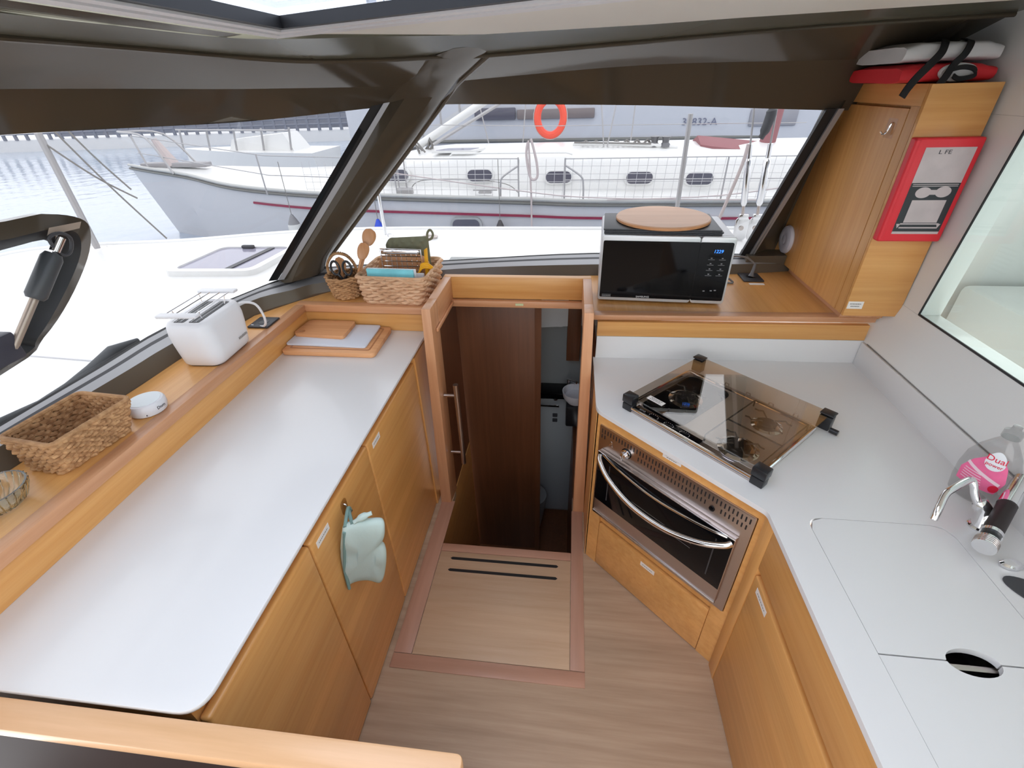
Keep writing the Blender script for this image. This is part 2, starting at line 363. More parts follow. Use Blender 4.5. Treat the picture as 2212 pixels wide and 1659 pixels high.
hb = G().tube([(-.462, 1.632, .672), (-.462, 1.632, .222)], .0115, 16).obj('grab_handle', steel, cf)
for zz in (.615, .290): G().tube([(-.518, 1.632, zz), (-.462, 1.632, zz)], .0075, 12).obj('standoff', steel, hb)

# ---- window curves
KT = [(-1.385,-2.6,1.03),(-1.385,.2,1.03),(-1.385,.70,1.03),(-1.36,1.1,1.03),(-1.352,1.26,1.03),(-1.30,1.64,1.03),(-1.197,1.80,1.022),(-1.085,1.925,1.016),(-.54,2.13,1.012),(.12,2.20,1.018),(.80,2.235,1.015),(1.26,2.33,1.0)]
SB = [(-1.37,-2.6),(-1.37,.2),(-1.37,.695),(-1.345,1.1),(-1.34,1.26),(-1.287,1.635),(-1.185,1.79),(-1.083,1.911),(-.538,2.115),(.12,2.17),(.80,2.215),(1.26,2.32)]
GB = [(-1.43,-2.6,1.055),(-1.43,.2,1.055),(-1.43,.785,1.055),(-1.426,1.05,1.055),(-1.423,1.357,1.055),(-1.319,1.70,1.055),(-1.27,1.86,1.05),(-1.182,2.044,1.04),(-.512,2.19,1.04),(.118,2.31,1.04),(.816,2.314,1.04),(1.26,2.33,1.04)]
L0 = [(-1.2,-2.6,1.69),(-1.2,.2,1.69),(-1.2,.70,1.69),(-1.2,.974,1.69),(-1.2,1.264,1.681),(-1.132,1.649,1.669),(-.927,1.765,1.679),(-.70,1.893,1.694),(-.503,2.005,1.694),(-.353,2.09,1.689),(.278,2.1,1.67),(.922,2.1,1.64),(1.26,2.26,1.625)]
L1 = [(-1.12,-2.6,1.77),(-1.12,.2,1.77),(-1.12,.65,1.77),(-1.12,.956,1.77),(-1.12,1.229,1.768),(-1.038,1.563,1.762),(-.854,1.667,1.759),(-.648,1.784,1.757),(-.467,1.887,1.761),(-.327,1.966,1.771),(.247,1.98,1.795),(.824,1.98,1.79),(1.26,2.16,1.79)]
L2 = [(-.98,-2.6,1.845),(-.98,.2,1.845),(-.98,.6,1.845),(-.98,.883,1.845),(-.98,1.123,1.845),(-.908,1.411,1.837),(-.75,1.5,1.825),(-.569,1.602,1.825),(-.411,1.692,1.831),(-.289,1.761,1.833),(.216,1.8,1.854),(.722,1.8,1.872),(1.26,1.8,1.882)]
L3 = [(-.86,-2.6,1.861),(-.86,.2,1.861),(-.86,.55,1.861),(-.86,.792,1.861),(-.86,1.003,1.863),(-.792,1.25,1.858),(-.652,1.329,1.857),(-.495,1.418,1.862),(-.358,1.495,1.864),(-.252,1.555,1.868),(.189,1.62,1.882),(.64,1.62,1.891),(1.26,1.62,1.902)]
def dense(c_, k=4): return [tuple(p) for p in catmull([Vector(p) for p in c_], k)]
def mean(A, B, t): return [tuple(Vector(a).lerp(Vector(b), t)) for a, b in zip(A, B)]
SB3 = [(p[0], p[1], zS) for p in SB]
SB3b = [(p[0], p[1], zS - .12) for p in SB]
struct(G().sheet(dense(SB3), dense(KT), -.03).obj('wall_window_kick', taupe_matt))
struct(G().sheet(dense(SB3b), dense(SB3), -.03).obj('wall_below_windows', taupe_matt))
# aluminium sill frame: lower rail, groove, black gasket
A1 = mean(KT, GB, .45); A2 = mean(KT, GB, .62); A3 = mean(KT, GB, .88)
sf = struct(G().sheet(dense(KT), dense(A1), -.012).obj('trim_window_rail', alu))
G().sheet(dense(A1), dense(A2), -.006).obj('rail_groove', dark_grey, sf)
G().sheet(dense(A2), dense(A3), -.012).obj('upper_rail', alu, sf)
G().sheet(dense(A3), dense(mean(GB, L0 if len(L0) == len(GB) else GB, 0)), -.02).obj('gasket', black_rub, sf)
# glass panes
def arcpts(c_, i, j): return c_[i:j]
lb = dense(GB)[:6 * 4 + 1]; lt = dense(L0)[:7 * 4 + 1]
def resample(c_, n):
    c_ = [Vector(p) for p in c_]; d = [0]
    for i in range(1, len(c_)): d.append(d[-1] + (c_[i] - c_[i - 1]).length)
    out = []
    for k in range(n):
        t = d[-1] * k / (n - 1); i = 1
        while i < len(d) - 1 and d[i] < t: i += 1
        u = (t - d[i - 1]) / max(1e-9, d[i] - d[i - 1]); out.append(c_[i - 1].lerp(c_[i], u))
    return out
w1 = struct(G().sheet(resample(lb, 24), resample(lt, 24), -.008).obj('window_1', win_glass))
fb = dense(GB)[7 * 4:10 * 4 + 1]; ft = dense(L0)[8 * 4:11 * 4 + 1]
fb = [Vector(p) for p in fb]; ft = [Vector(p) for p in ft]
w2 = struct(G().sheet(resample(fb, 24), resample(ft, 24), -.008).obj('window_2', win_glass))
# raked pillar between the two panes
pb0, pb1 = Vector((-1.285, 1.845, 1.05)), Vector((-1.165, 2.035, 1.04)); pt0, pt1 = Vector((-.70, 1.893, 1.70)), Vector((-.49, 2.0, 1.70))
inn = Vector((.045, -.075, .02))
top_ext = Vector((.10, -.02, .10))
pil = G()
def pr(p0, p1, w): # pillar section: flat gasket edge, bevelled body
    a = p0.lerp(p1, .13); b_ = p0.lerp(p1, .90); m_ = p0.lerp(p1, .5)
    return [p0, a + inn * .45, p0.lerp(p1, .30) + inn * .95, p0.lerp(p1, .72) + inn * 1.0, b_ + inn * .55, p1, p1 - inn * .3, p0 - inn * .3]
ks = [0, .1, .25, .4, .55, .7, .85, 1.0]
rgs = [pr(pb0.lerp(pt0, k_) + Vector((0, 0, -.02 if k_ == 0 else 0)), pb1.lerp(pt1, k_) + Vector((0, 0, -.02 if k_ == 0 else 0)), 1) for k_ in ks]
rgs.append(pr(Vector((-.60, 1.82, 1.765)), Vector((-.40, 1.90, 1.765)), 1)); rgs.append(pr(Vector((-.455, 1.69, 1.822)), Vector((-.275, 1.775, 1.832)), 1))
pil.loft(rgs)
po = struct(pil.obj('trim_pillar', taupe))
G().tube([pb1 + inn * .05, pb1.lerp(pt1, .5) + inn * .05, pt1 + inn * .05, Vector((-.40, 1.90, 1.765)) + inn * .05, Vector((-.275, 1.775, 1.830)) + inn * .1], .008, 8, smooth=4).obj('edge_bead', taupe_matt, po)
def strip(p, q, r_, off, m_, nm):
    G().tube([p, p.lerp(q, .5), q], r_, 6).obj(nm, m_, po)
G().hexa([pb0 + Vector((-.03,-.01,0)), pb0 + Vector((.005,.005,0)), pb0 + Vector((.005,.005,0)) + inn*.25, pb0 + Vector((-.03,-.01,0)) + inn*.25],
         [pt0 + Vector((-.03,-.01,0)), pt0 + Vector((.005,.005,0)), pt0 + Vector((.005,.005,0)) + inn*.25, pt0 + Vector((-.03,-.01,0)) + inn*.25]).obj('gasket', black_rub, po, smooth=False)
G().hexa([pb0 + Vector((.006,.005,0)) + inn*.1, pb0 + Vector((.028,.02,0)) + inn*.2, pb0 + Vector((.028,.02,0)) + inn*.5, pb0 + Vector((.006,.005,0)) + inn*.35],
         [pt0 + Vector((.006,.005,0)) + inn*.1, pt0 + Vector((.028,.02,0)) + inn*.2, pt0 + Vector((.028,.02,0)) + inn*.5, pt0 + Vector((.006,.005,0)) + inn*.35]).obj('frame_edge', alu, po, smooth=False)
# right edge of the front window
rb, rt = Vector((.812, 2.312, 1.035)), Vector((.915, 2.1, 1.645)); rb = rb + (rb - rt) * .07
G().hexa([rb, rb + Vector((.035,0,0)), rb + Vector((.035,-.02,0)), rb + Vector((0,-.02,0))], [rt, rt + Vector((.035,0,0)), rt + Vector((.035,-.02,0)), rt + Vector((0,-.02,0))]).obj('window_gasket', black_rub, sf, smooth=False)
G().hexa([rb + Vector((.0355,0,0)), rb + Vector((.055,0,0)), rb + Vector((.055,-.03,0)), rb + Vector((.0355,-.03,0))], [rt + Vector((.0355,0,0)), rt + Vector((.055,0,0)), rt + Vector((.055,-.03,0)), rt + Vector((.0355,-.03,0))]).obj('window_frame_edge', alu, sf, smooth=False)
wb = [(.845, 2.285, .985), (1.0, 2.43, .985), (1.30, 2.47, .985), (1.30, 2.55, .985), (.93, 2.50, .985), (.8675, 2.36, .985)]
wtp = [(.9705, 2.080, 1.67), (1.0, 2.185, 1.67), (1.30, 2.20, 1.67), (1.30, 2.28, 1.67), (.99, 2.27, 1.67), (.9705, 2.15, 1.67)]
struct(G().hexa([(.82, 2.255, .985), (1.009, 2.27, .985), (1.009, 2.36, .985), (.82, 2.36, .985)], [(.835, 2.250, 1.048), (1.009, 2.262, 1.048), (1.009, 2.36, 1.048), (.835, 2.36, 1.048)]).obj('wall_corner_sill', taupe_matt, smooth=False))
struct(G().loft([wb, wtp]).obj('wall_front', taupe, smooth=False))

# header mouldings above the windows and ceiling
struct(G().sheet(dense(L0), dense(L1), -.03).obj('trim_header_lower', taupe))
struct(G().sheet(dense(L1), dense(L2), -.03).obj('trim_header_middle', taupe))
hu = struct(G().sheet(dense(L2), dense(L3), -.03).obj('trim_header_upper', mat('olive_header', (.13, .126, .096), .2, spec=.3)))
G().tube([Vector(p) + Vector((0, -.004, -.004)) for p in dense(L2)], .006, 8).obj('edge_bead', taupe, hu)
hatch = [(-.612, 1.145), (-.10, .93), (.36, .735), (.36, -.15), (-.612, -.15)]
cb = [(-.755, -2.6), (-.755, 1.235), (-.652, 1.329), (-.495, 1.418), (-.358, 1.495), (-.252, 1.555), (.189, 1.62), (.64, 1.62), (1.26, 1.62), (1.26, -2.6)]
def zc(p): return 1.866 + .03 * max(0, min(1, (p[0] + .3) / 1.3))
def filled(poly, holes, up):
    loops = [list(poly)] + [list(h) for h in holes]; flat = [p for L_ in loops for p in L_]
    tri = tessellate_polygon([[Vector((p[0], p[1], 0)) for p in L_] for L_ in loops]); N = len(flat)
    vs = [(p[0], p[1], zc(p)) for p in flat] + [(p[0], p[1], zc(p) + up) for p in flat]
    fs = [tuple(t_) for t_ in tri] + [tuple(i + N for i in t_) for t_ in tri]; o_ = 0
    for L_ in loops:
        k_ = len(L_); fs += [(o_ + i, o_ + (i + 1) % k_, N + o_ + (i + 1) % k_, N + o_ + i) for i in range(k_)]; o_ += k_
    return G().raw(vs, fs)
saloon_hatch = [(-.5, -.55), (.5, -.55), (.5, -1.45), (-.5, -1.45)]
struct(filled(cb, [hatch, saloon_hatch], .012).obj('ceiling', white_ceil, smooth=False))
struct(G().raw([(-.86,-2.6,1.862),(-.755,-2.6,1.867),(-.755,1.235,1.862),(-.80,1.24,1.859),(-.86,1.0,1.864)], [(0,1,2,3,4)]).obj('trim_ceiling_edge', taupe, smooth=False))
def inset(poly, d):
    n_ = len(poly); out = []
    for i in range(n_):
        p = Vector(poly[i]); a = (p - Vector(poly[i - 1])).normalized(); b_ = (Vector(poly[(i + 1) % n_]) - p).normalized()
        na = Vector((a.y, -a.x)); nb = Vector((b_.y, -b_.x)); q = (na + nb); q = q / max(.2, q.dot(na)); out.append(tuple(p + q * d))
    return out
hw = struct(G().prism(inset(hatch, -.062), 1.852, 1.8655, holes=[inset(hatch, -.030)]).obj('trim_hatch', white_pl))
G().prism(inset(hatch, -.022), 1.854, 1.872, holes=[inset(hatch, .002)]).obj('inner_trim', white_pl, hw)
G().prism(inset(hatch, .002), 1.858, 1.8785, holes=[inset(hatch, .02)]).obj('gasket', black_rub, hw)
w5 = struct(G().prism(inset(hatch, .003), 1.879, 1.886).obj('window_5', hatch_glass, smooth=False))
w6 = struct(G().prism(inset(saloon_hatch, -.02), 1.92, 1.93).obj('window_6', hatch_glass, smooth=False))

# right wall with pass-through window to the cockpit (profile in x,z; runs along y)
prof = [(1.140, .70), (1.140, .885), (1.142, .888), (1.165, .935), (1.185, .99), (1.197, 1.04), (1.20, 1.048)]
wr = G()
def wx(z): return 1.20 + (z - 1.048) * .02
pts = [(x_, z_) for x_, z_ in prof]
wr.loft([[(x_, yy, z_) for x_, z_ in pts] + [(1.27, yy, 1.048), (1.27, yy, .70)] for yy in (-1.7, 2.4)])
wr.hexa([(1.20,1.612,1.0485),(1.20,2.4,1.0485),(1.27,2.4,1.0485),(1.27,1.612,1.0485)], [(1.212,1.572,1.64),(1.212,2.4,1.64),(1.27,2.4,1.64),(1.27,1.572,1.64)])
wr.box((1.212, -1.7, 1.6405), (1.27, 2.4, 1.93))
wro = struct(wr.obj('wall_right', white_wall))
G().tube([(1.139, -.3, .8865), (1.139, 1.70, .8865)], .0016, 6).obj('upstand_joint', ink, wro)
w3 = struct(G().raw([(1.203,-1.7,1.049),(1.203,1.612,1.049),(1.2145,1.572,1.64),(1.2145,-1.7,1.64),(1.209,-1.7,1.049),(1.209,1.612,1.049),(1.2205,1.572,1.64),(1.2205,-1.7,1.64)], [(0,1,2,3),(7,6,5,4),(0,4,5,1),(1,5,6,2),(2,6,7,3)]).obj('window_3', win_glass2, smooth=False))
G().tube([(1.201,-1.7,1.051),(1.201,1.610,1.051),(1.2125,1.570,1.64)], .0038, 6).obj('gasket', black_rub, w3)
# cockpit seen through it
ck = thing('cockpit', 'white cockpit with bench beyond the galley pass-through window', 'cockpit', (1.9, .9, .3))
G().box((1.75, -1.0, .30), (2.6, 2.2, .95), .03).obj('seat_base', boat_white, ck)
G().box((2.5, -1.0, .95), (2.75, 2.2, 1.35), .05).obj('backrest', boat_white, ck)
G().box((2.2, .2, .95), (2.45, 1.3, 1.02), .03).obj('cushion', mat('grey_cushion', (.45, .48, .50), .8), ck)
G().box((1.28, 2.25, .5), (4.6, 2.4, 1.45), .04).obj('cockpit_coaming', boat_white, ck)
G().box((1.28, -3.0, 1.98), (4.6, 2.6, 2.06), .02).obj('light_blocking_roof', boat_white, ck)  # unseen roof, added to hold back daylight coming from the right
# aft part of the saloon behind the camera
struct(G().box((-1.5, -2.66, -.04), (1.3, -2.6, .95)).obj('wall_back', white_wall, smooth=False))

# ================================================================== LEFT SIDE
seams = [.300, .676, 1.052, 1.565]
names = ['honey oak galley cabinet nearest the foreground rail', 'honey oak galley cabinet with the hanging oven mitt', 'honey oak galley cabinet beside the companionway post']
cabs = []
for i in range(3):
    y0, y1 = seams[i], seams[i + 1]
    t_ = thing('base_cabinet', names[i], 'cabinet', (-.85, (y0 + y1) / 2, 0), group='base cabinets under the long white worktop')
    G().box((-1.13, y0 + .001, .0), (-.628, y1 - .001 + (.185 if i == 2 else 0), .835)).obj('body', oak_z, t_, smooth=False)
    dm = G().box((-.6265, y0 + .0016, .006), (-.604, y1 - .0016, .814), .007, 3).obj('door', oak_y, t_)
    cabs.append((t_, dm))
G().box((-.6275, 1.566, 0), (-.600, 1.752, .835)).obj('end_panel', oak_z, cabs[2][0], smooth=False)
def lbl(parent, M, w, h, lines=2, m_=sticker):
    g = G(M).box((-w / 2, -h / 2, 0), (w / 2, h / 2, .0008)); o_ = g.obj('label_sticker', m_, parent)
    gl = G(M)
    for k_ in range(lines):
        yy = h * (.5 - (k_ + 1) / (lines + 1)); ww = w * (.36 if k_ % 2 == 0 else .28)
        x_ = -ww
        while x_ < ww:
            d_ = random.uniform(.05, .12) * w; gl.box((x_, yy - h * .07, .0008), (min(ww, x_ + d_), yy + h * .07, .0012)); x_ += d_ + w * .03
    gl.obj('print', ink, o_, smooth=False)
    return o_
def MX(p, x, y): return basis(p, x, y)
lbl(cabs[2][1], MX((-.604, 1.117, .782), (0, 1, 0), (0, 0, 1)), .062, .022, 1)
lbl(cabs[1][1], MX((-.604, .732, .782), (0, 1, 0), (0, 0, 1)), .066, .022, 1)
wt = tag(G().prism(rpoly([(-.597, .291), (-.597, 1.784), (-1.14, 1.784), (-1.14, .291)], [.05, 0, 0, 0], 8), zL - .012, zL, bev=.003).obj('worktop', white_top), 'long white worktop under the left window with rounded corner', 'worktop')
tag(G().prism(rpoly([(-.622, .305), (-.622, 1.56), (-1.13, 1.56), (-1.13, .305)], [.045, 0, 0, 0], 8), .8355, zL - .0125).obj('worktop_underlay', lip_y), 'thin oak strip under the edge of the long white worktop', 'wood strip')
# fascia + shelf (continuous ledge under both windows)
sh = thing('window_shelf', 'continuous oak shelf running below both windows with solid lip', 'shelf', (-1.2, 1.0, zS))
poly = [(-1.127, -2.5), (-1.127, 1.752), (-.5485, 1.745), (-.5485, 1.967), (.102, 1.967), (.102, 1.712), (1.163, 1.745)] + [(1.19, 1.76), (1.19, 2.315)] + [(p[0] + (.004 if p[0] < -1 else 0), p[1] - .004) for p in reversed(SB[:-1])] + []
poly[-1] = (SB[0][0] + .004, -2.5)
G().prism(poly, zS - .006, zS).obj('shelf_board', oak_y, sh, smooth=False)
G().box((-1.1265, -2.5, .940), (-1.095 + .0, 1.745, zS + .0005), .002) if False else None
def bar(p, q, w, z0, z1, nm, m_, bev=.002):
    p = Vector(p); q = Vector(q); d_ = (q - p).normalized(); n_ = Vector((-d_.y, d_.x)) * w
    G().hexa([(p.x, p.y, z0), (q.x, q.y, z0), (q.x + n_.x, q.y + n_.y, z0), (p.x + n_.x, p.y + n_.y, z0)], [(p.x, p.y, z1), (q.x, q.y, z1), (q.x + n_.x, q.y + n_.y, z1), (p.x + n_.x, p.y + n_.y, z1)], bev).obj(nm, m_, sh)
bar((-1.126, -2.5), (-1.126, 1.752), .040, .944, zS + .001, 'lip', lip_y)
bar((-1.166, 1.752), (-.5486, 1.745), .042, .944, zS + .001, 'lip', lip_x)
bar((.103, 1.711), (1.165, 1.745), .045, .955, zS + .001, 'lip', lip_x)
bar((-1.136, -2.5), (-1.136, 1.762), .02, .8605, .938, 'fascia', oak_y, 0)
bar((-1.15, 1.764), (-.5486, 1.757), .02, .8605, .938, 'fascia', oak_x, 0)
bar((.126, 1.7035), (1.1395, 1.726), .02, .889, .951, 'fascia', oak_x, 0)

# foreground partition rail
pr_ = thing('partition', 'low partition with pale oak cap rail in the left foreground', 'partition', (-.7, .262, 0))
G().prism(rpoly([(-1.6, .234), (-.135, .240), (-.135, .287), (-1.6, .2805)], [0, .022, .012, 0], 6), .828, .858, bev=.004).obj('cap_rail', railwood, pr_)
G().box((-1.6, .246, 0), (-.15, .276, .828)).obj('panel', mat('dark_brown_panel', (.022, .012, .013), .6, spec=.1), pr_, smooth=False)

# ================================================================== RIGHT SIDE
ux, uy = .405 / .5643, -.393 / .5643
cab_poly = [(.124, 1.70), (.124, 1.337), (.549, .917), (.549, -.3), (1.138, -.3), (1.138, 1.70)]
ov_root = thing('oven_cabinet', 'angled oak cabinet housing the built-in oven', 'cabinet', (.35, 1.13, 0))
def P(u, z, d=0): # point on oven face plane; d = outwards
    return Vector((.137 + ux * u + uy * d, 1.324 + uy * u - ux * d, z))
MF = basis((.137, 1.324, 0), (ux, uy, 0), (0, 0, 1))  # local x along face, y up, z outwards
g = G(MF)
g.box((-.016, 0, -.02), (.0378, .773, -.002), 0); g.box((.526, 0, -.02), (.566, .2935, -.002)); g.box((.0378, .2545, -.02), (.526, .2935, -.012))
g.box((.0378, .736, -.02), (.566, .773, -.002)); g.box((.566, 0, -.02), (.5815, .773, -.002)); g.box((.0378,.2935,-.02),(.566,.736,-.012))
g.obj('face_frame', oak_x, ov_root, smooth=False)
G().prism([(.14, 1.69), (.14, 1.345), (.56, .94), (.99, 1.35), (.8, 1.69)], .0, .77).obj('body', oak_z, ov_root, smooth=False)
G(basis((.1225, 1.52, 0), (0, -1, 0), (0, 0, 1))).box((-.175, 0, -.0005), (.183, .773, .0015)).obj('side_panel', oak_z, ov_root, smooth=False)
dr = G(MF).box((.0395, .004, -.018), (.5245, .2505, .0), .004).obj('drawer', oak_x, ov_root)
lbl(dr, MF @ Matrix.Translation((.281, .217, .0)), .062, .021, 1)
lbl(ov_root, MF @ Matrix.Translation((.286, .762, -.002)), .066, .019, 2)
rc = thing('base_cabinet', 'oak base cabinet below the white sink worktop at right', 'cabinet', (.8, .3, 0))
G().box((.5705, -.3, 0), (1.135, .9, .600)).obj('body', oak_z, rc, smooth=False)
G().box((.5515, .8645, .0), (.5695, .914, .772), .001).obj('corner_stile', oak_z, rc)
G().box((.5515, -.3, .615), (.5695, .863, .772), .001).obj('upper_rail', oak_y, rc)
rd = G().box((.5515, -.3, .005), (.5695, .862, .588), .004).obj('door', oak_y, rc)
lbl(rd, MX((.5512, .797, .562), (0, -1, 0), (0, 0, 1)), .072, .022, 1)

# white L-shaped worktop with backsplash
top_poly = rpoly([(.118, 1.705), (.118, 1.335), (.547, .908), (.547, -.3), (1.140, -.3), (1.140, 1.7255)], [0, .03, .012, 0, 0, 0], 5)
lidA = [(.637, .898), (.637, .556), (.968, .556), (.968, .898)]
lidB = [(.637, .553), (.637, -.05), (.968, -.05), (.968, .553)]
rt_ = thing('sink_worktop', 'white angled worktop around the hob and covered sink', 'worktop', (.8, .8, zR))
G().prism(top_poly, zR - .016, zR, holes=[rpoly([(.6358, .8992), (.9692, .8992), (.9692, -.0512), (.6358, -.0512)], .038, 5)], bev=0).obj('slab', white_top, rt_)
G().hexa([(.127, 1.7025, zR - .004), (1.139, 1.725, zR - .004), (1.139, 1.735, zR - .004), (.127, 1.7125, zR - .004)], [(.127, 1.7025, .888), (1.139, 1.725, .888), (1.139, 1.735, .888), (.127, 1.7125, .888)]).obj('backsplash', white_top, rt_, smooth=False)
G().box((1.1305, -.3, zR - .004), (1.1395, 1.722, .885), .002).obj('side_upstand', white_top, rt_)
G().box((.128, 1.7016, .8865), (1.139, 1.7026, .8885)).obj('splash_edge', ink, rt_) if False else None
# sink bowl under lids
sk = thing('sink', 'steel sink bowl beneath the white worktop covers', 'sink', (.8, .42, .6))
G().loft([[(x_, y_, z_) for x_, y_ in rrect(.637 + i_, -.05 + i_, .968 - i_, .898 - i_, .05)] for z_, i_ in ((zR - .0165, 0), (.64, .012), (.62, .03))], cap=False).obj('bowl', steel, sk)
G().prism(rrect(.66, -.03, .945, .875, .05), .616, .62).obj('bowl_bottom', steel, sk)
G().box((.642, .5485, .742), (.963, .5605, .770), .002).obj('divider', steel, sk)
hole = (.808, .5545, .048, .027)
def cut(poly_, side):
    cx_, cy_, rx_, ry_ = hole; out = []
    arc = [(cx_ + rx_ * math.cos(a_), cy_ + ry_ * math.sin(a_)) for a_ in [math.pi * k_ / 16 for k_ in range(17)]]
    return arc
arcU = cut(None, 1)
lA = [(.637, .556)] + [(x_, max(.556, y_)) for x_, y_ in reversed(arcU)] + [(.968, .556)]
la = rpoly([(.968, .898), (.637, .898)], 0)
topA = [(.968, .86), (.956, .888), (.93, .898), (.675, .898), (.649, .888), (.637, .86)]
tag(G().prism(lA + topA, zR - .016, zR - .0005).obj('sink_cover', white_top), 'white sink cover on the hob side with half of the oval grip', 'sink cover', 'sink covers set into the white worktop')
arcD = [(x_, 2 * hole[1] - y_) for x_, y_ in arcU]
lB = [(.968, .553)] + [(x_, min(.553, y_)) for x_, y_ in arcD] + [(.637, .553), (.637, -.05), (.968, -.05)]
tag(G().prism(lB, zR - .016, zR - .001).obj('sink_cover', white_top), 'nearest white sink cover at the lower right edge', 'sink cover', 'sink covers set into the white worktop')

# ---------------------------------------------------------------- oven
ov = thing('oven', 'built-in stainless steel oven with black glass door and bowed handle', 'oven', (.137, 1.324, 0), math.atan2(uy, ux))
def OV(): return G(Matrix(((1, 0, 0, 0), (0, 0, -1, 0), (0, 1, 0, 0), (0, 0, 0, 1))))  # local x, height, outwards
OV().prism(rrect(0, .295, .564, .735, .004), -.012, .003, bev=.0012).obj('front_panel', steel, ov, local=True)
vs = OV()
def slots(x0, x1, zc_, n_, h_):
    for k_ in range(n_):
        x_ = x0 + (x1 - x0) * k_ / (n_ - 1); vs.prism(rrect(x_ - .0022, zc_ - h_ / 2, x_ + .0022, zc_ + h_ / 2, .002, 3), .0028, .0034)
slots(.013, .551, .714, 44, .020); slots(.013, .026, .690, 2, .017); slots(.172, .418, .686, 20, .018); slots(.470, .545, .686, 7, .018); slots(.024, .532, .314, 44, .017)
stuff(vs.obj('vent_slots', black_pl, ov, local=True))
dp = OV().prism(rrect(.019, .333, .538, .638, .003), .003, .022, bev=.002).obj('oven_door', steel, ov, local=True)
OV().box((.0215, .402, .0215), (.5355, .6355, .0235), .0005).obj('door_glass', black_gloss, dp, local=True)
OV().box((.019, .333, .0222), (.538, .337, .0245), .001).obj('bright_edge', chrome, dp, local=True)
OV().box((.019, .6345, .0222), (.538, .638, .0245), .001).obj('bright_edge', chrome, dp, local=True)
for x_ in (.075, .485):
    OV().box((x_, .43, .0236), (x_ + .004, .60, .0242)).obj('glass_mark', dark_grey, dp, local=True)
for zz in (.49, .51): OV().box((.15, zz, .0236), (.42, zz + .0012, .0242)).obj('rack_line', mat('rack_line_grey', (.2, .2, .2), .4) if zz < .5 else MATS['rack_line_grey'], dp, local=True)
hpts = [(.030, .622, .024), (.045, .612, .040), (.10, .588, .062), (.19, .566, .078), (.28, .560, .083), (.37, .566, .078), (.46, .588, .062), (.515, .610, .040), (.530, .620, .024)]
OV().tube(hpts, .0105, 14, smooth=5).obj('handle', chrome, dp, local=True)
OV().tube([(.045, .634, .026), (.14, .628, .042), (.28, .622, .050), (.42, .628, .042), (.515, .634, .026)], .004, 8, smooth=5).obj('handle_rib', chrome, dp, local=True)
kb = OV().lathe([(.017, 0), (.017, .006), (.012, .008), (.011, .022), (.0, .024)], (.124, .680, .003), 24).obj('knob', chrome, ov, local=True)
OV().lathe([(.020, 0), (.020, .002), (.0, .0025)], (.124, .680, .003), 24).obj('knob_collar', black_gloss, ov, local=True)
OV().box((.121, .664, .024), (.127, .697, .030), .002).obj('pointer', chrome, kb, local=True)
OV().lathe([(.009, 0), (.009, .004), (.004, .006), (.0, .006)], (.443, .678, .003), 20).obj('thermostat_hole', black_gloss, ov, local=True)
text('λ', .03, chrome, ov, Matrix(((1, 0, 0, .054), (0, 0, -1, -.0032), (0, 1, 0, .676), (0, 0, 0, 1))), 'logo', .0005, shear=.3)

# ---------------------------------------------------------------- hob
hb = thing('gas_hob', 'three-burner gas hob under a smoked glass lid', 'hob', (.541, 1.315, zR), R(-46))
HW, HD = .240, .213
TX0, TX1, TY0, TY1 = -.245, .222, -.213, .150
G().prism(rrect(TX0, TY0, TX1, TY1, .012), .0, .008, bev=.002).obj('base_tray', steel, hb, local=True)
G().prism(rrect(TX0 + .02, TY0 + .042, TX1 - .014, TY1 - .012, .025), .008, .0095).obj('well', mat('hob_steel', (.62, .58, .54), .35, metal=.6), hb, local=True)
G().prism(rrect(TX0 + .022, TY0 + .044, -.055, TY1 - .014, .03), .0095, .0105).obj('dark_reflection', black_gloss, hb, local=True)  # black sheet painting the dark reflection seen over the left burner
for a_, b_ in (((TX0, TY0), (TX1, TY0)), ((TX1, TY0), (TX1, TY1)), ((TX1, TY1), (TX0, TY1)), ((TX0, TY1), (TX0, TY0))):
    G().tube([(a_[0] * .985, a_[1] * .985, .016), (b_[0] * .985, b_[1] * .985, .016)], .0065, 10).obj('rail', chrome, hb, local=True)
cp = G().box((TX0 + .025, TY0 + .008, .009), (.03, TY0 + .042, .0135), .001).obj('control_strip', black_gloss, hb, local=True)
for x0 in (-.145, -.085, -.025):
    dg = G()
    for k_ in range(9): a_ = R(200 - k_ * 27); dg.lathe([(.0012, 0), (.0, .0006)], (x0 + .017 * math.cos(a_), TY0 + .025 + .010 * math.sin(a_), .0136), 6)
    dg.obj('dial_marks', sticker, cp, local=True)
text('eno', .016, key_print, cp, Matrix.Translation((-.19, TY0 + .024, .0138)), 'lettering', .0002)
for bx, by, br in ((-.140, -.020, .046), (.115, .050, .038), (.118, -.122, .048)):
    bt = G().lathe([(br * 1.25, 0), (br * 1.25, .004), (br, .008), (br * .95, .003), (br * .6, .003)], (bx, by, .0098), 36).obj('burner_ring', chrome, hb, local=True)
    G().lathe([(br * .72, 0), (br * .72, .014), (br * .62, .018), (0, .019)], (bx, by, .0098), 32).obj('burner_cap', black_pl if br > .04 else dark_grey, bt, local=True)
ps = G()
for bx, by in ((.115, .050), (.118, -.122), (-.140, -.020)):
    for k_ in range(4):
        a_ = R(45 + 90 * k_); dx, dy = math.cos(a_), math.sin(a_); br = .045
        ps.tube([(bx + dx * br * .4, by + dy * br * .4, .033), (bx + dx * br * 1.15, by + dy * br * 1.15, .034), (bx + dx * br * 1.5, by + dy * br * .9, .034), (bx + dx * br * 1.9, by + dy * br * .95, .033)], .0026, 6)
for y_ in (-.040, .125): ps.tube([(.03, y_, .034), (.205, y_, .034)], .0026, 6)
for x_ in (.03, .205): ps.tube([(x_, -.165, .034), (x_, .125, .034)], .0026, 6)
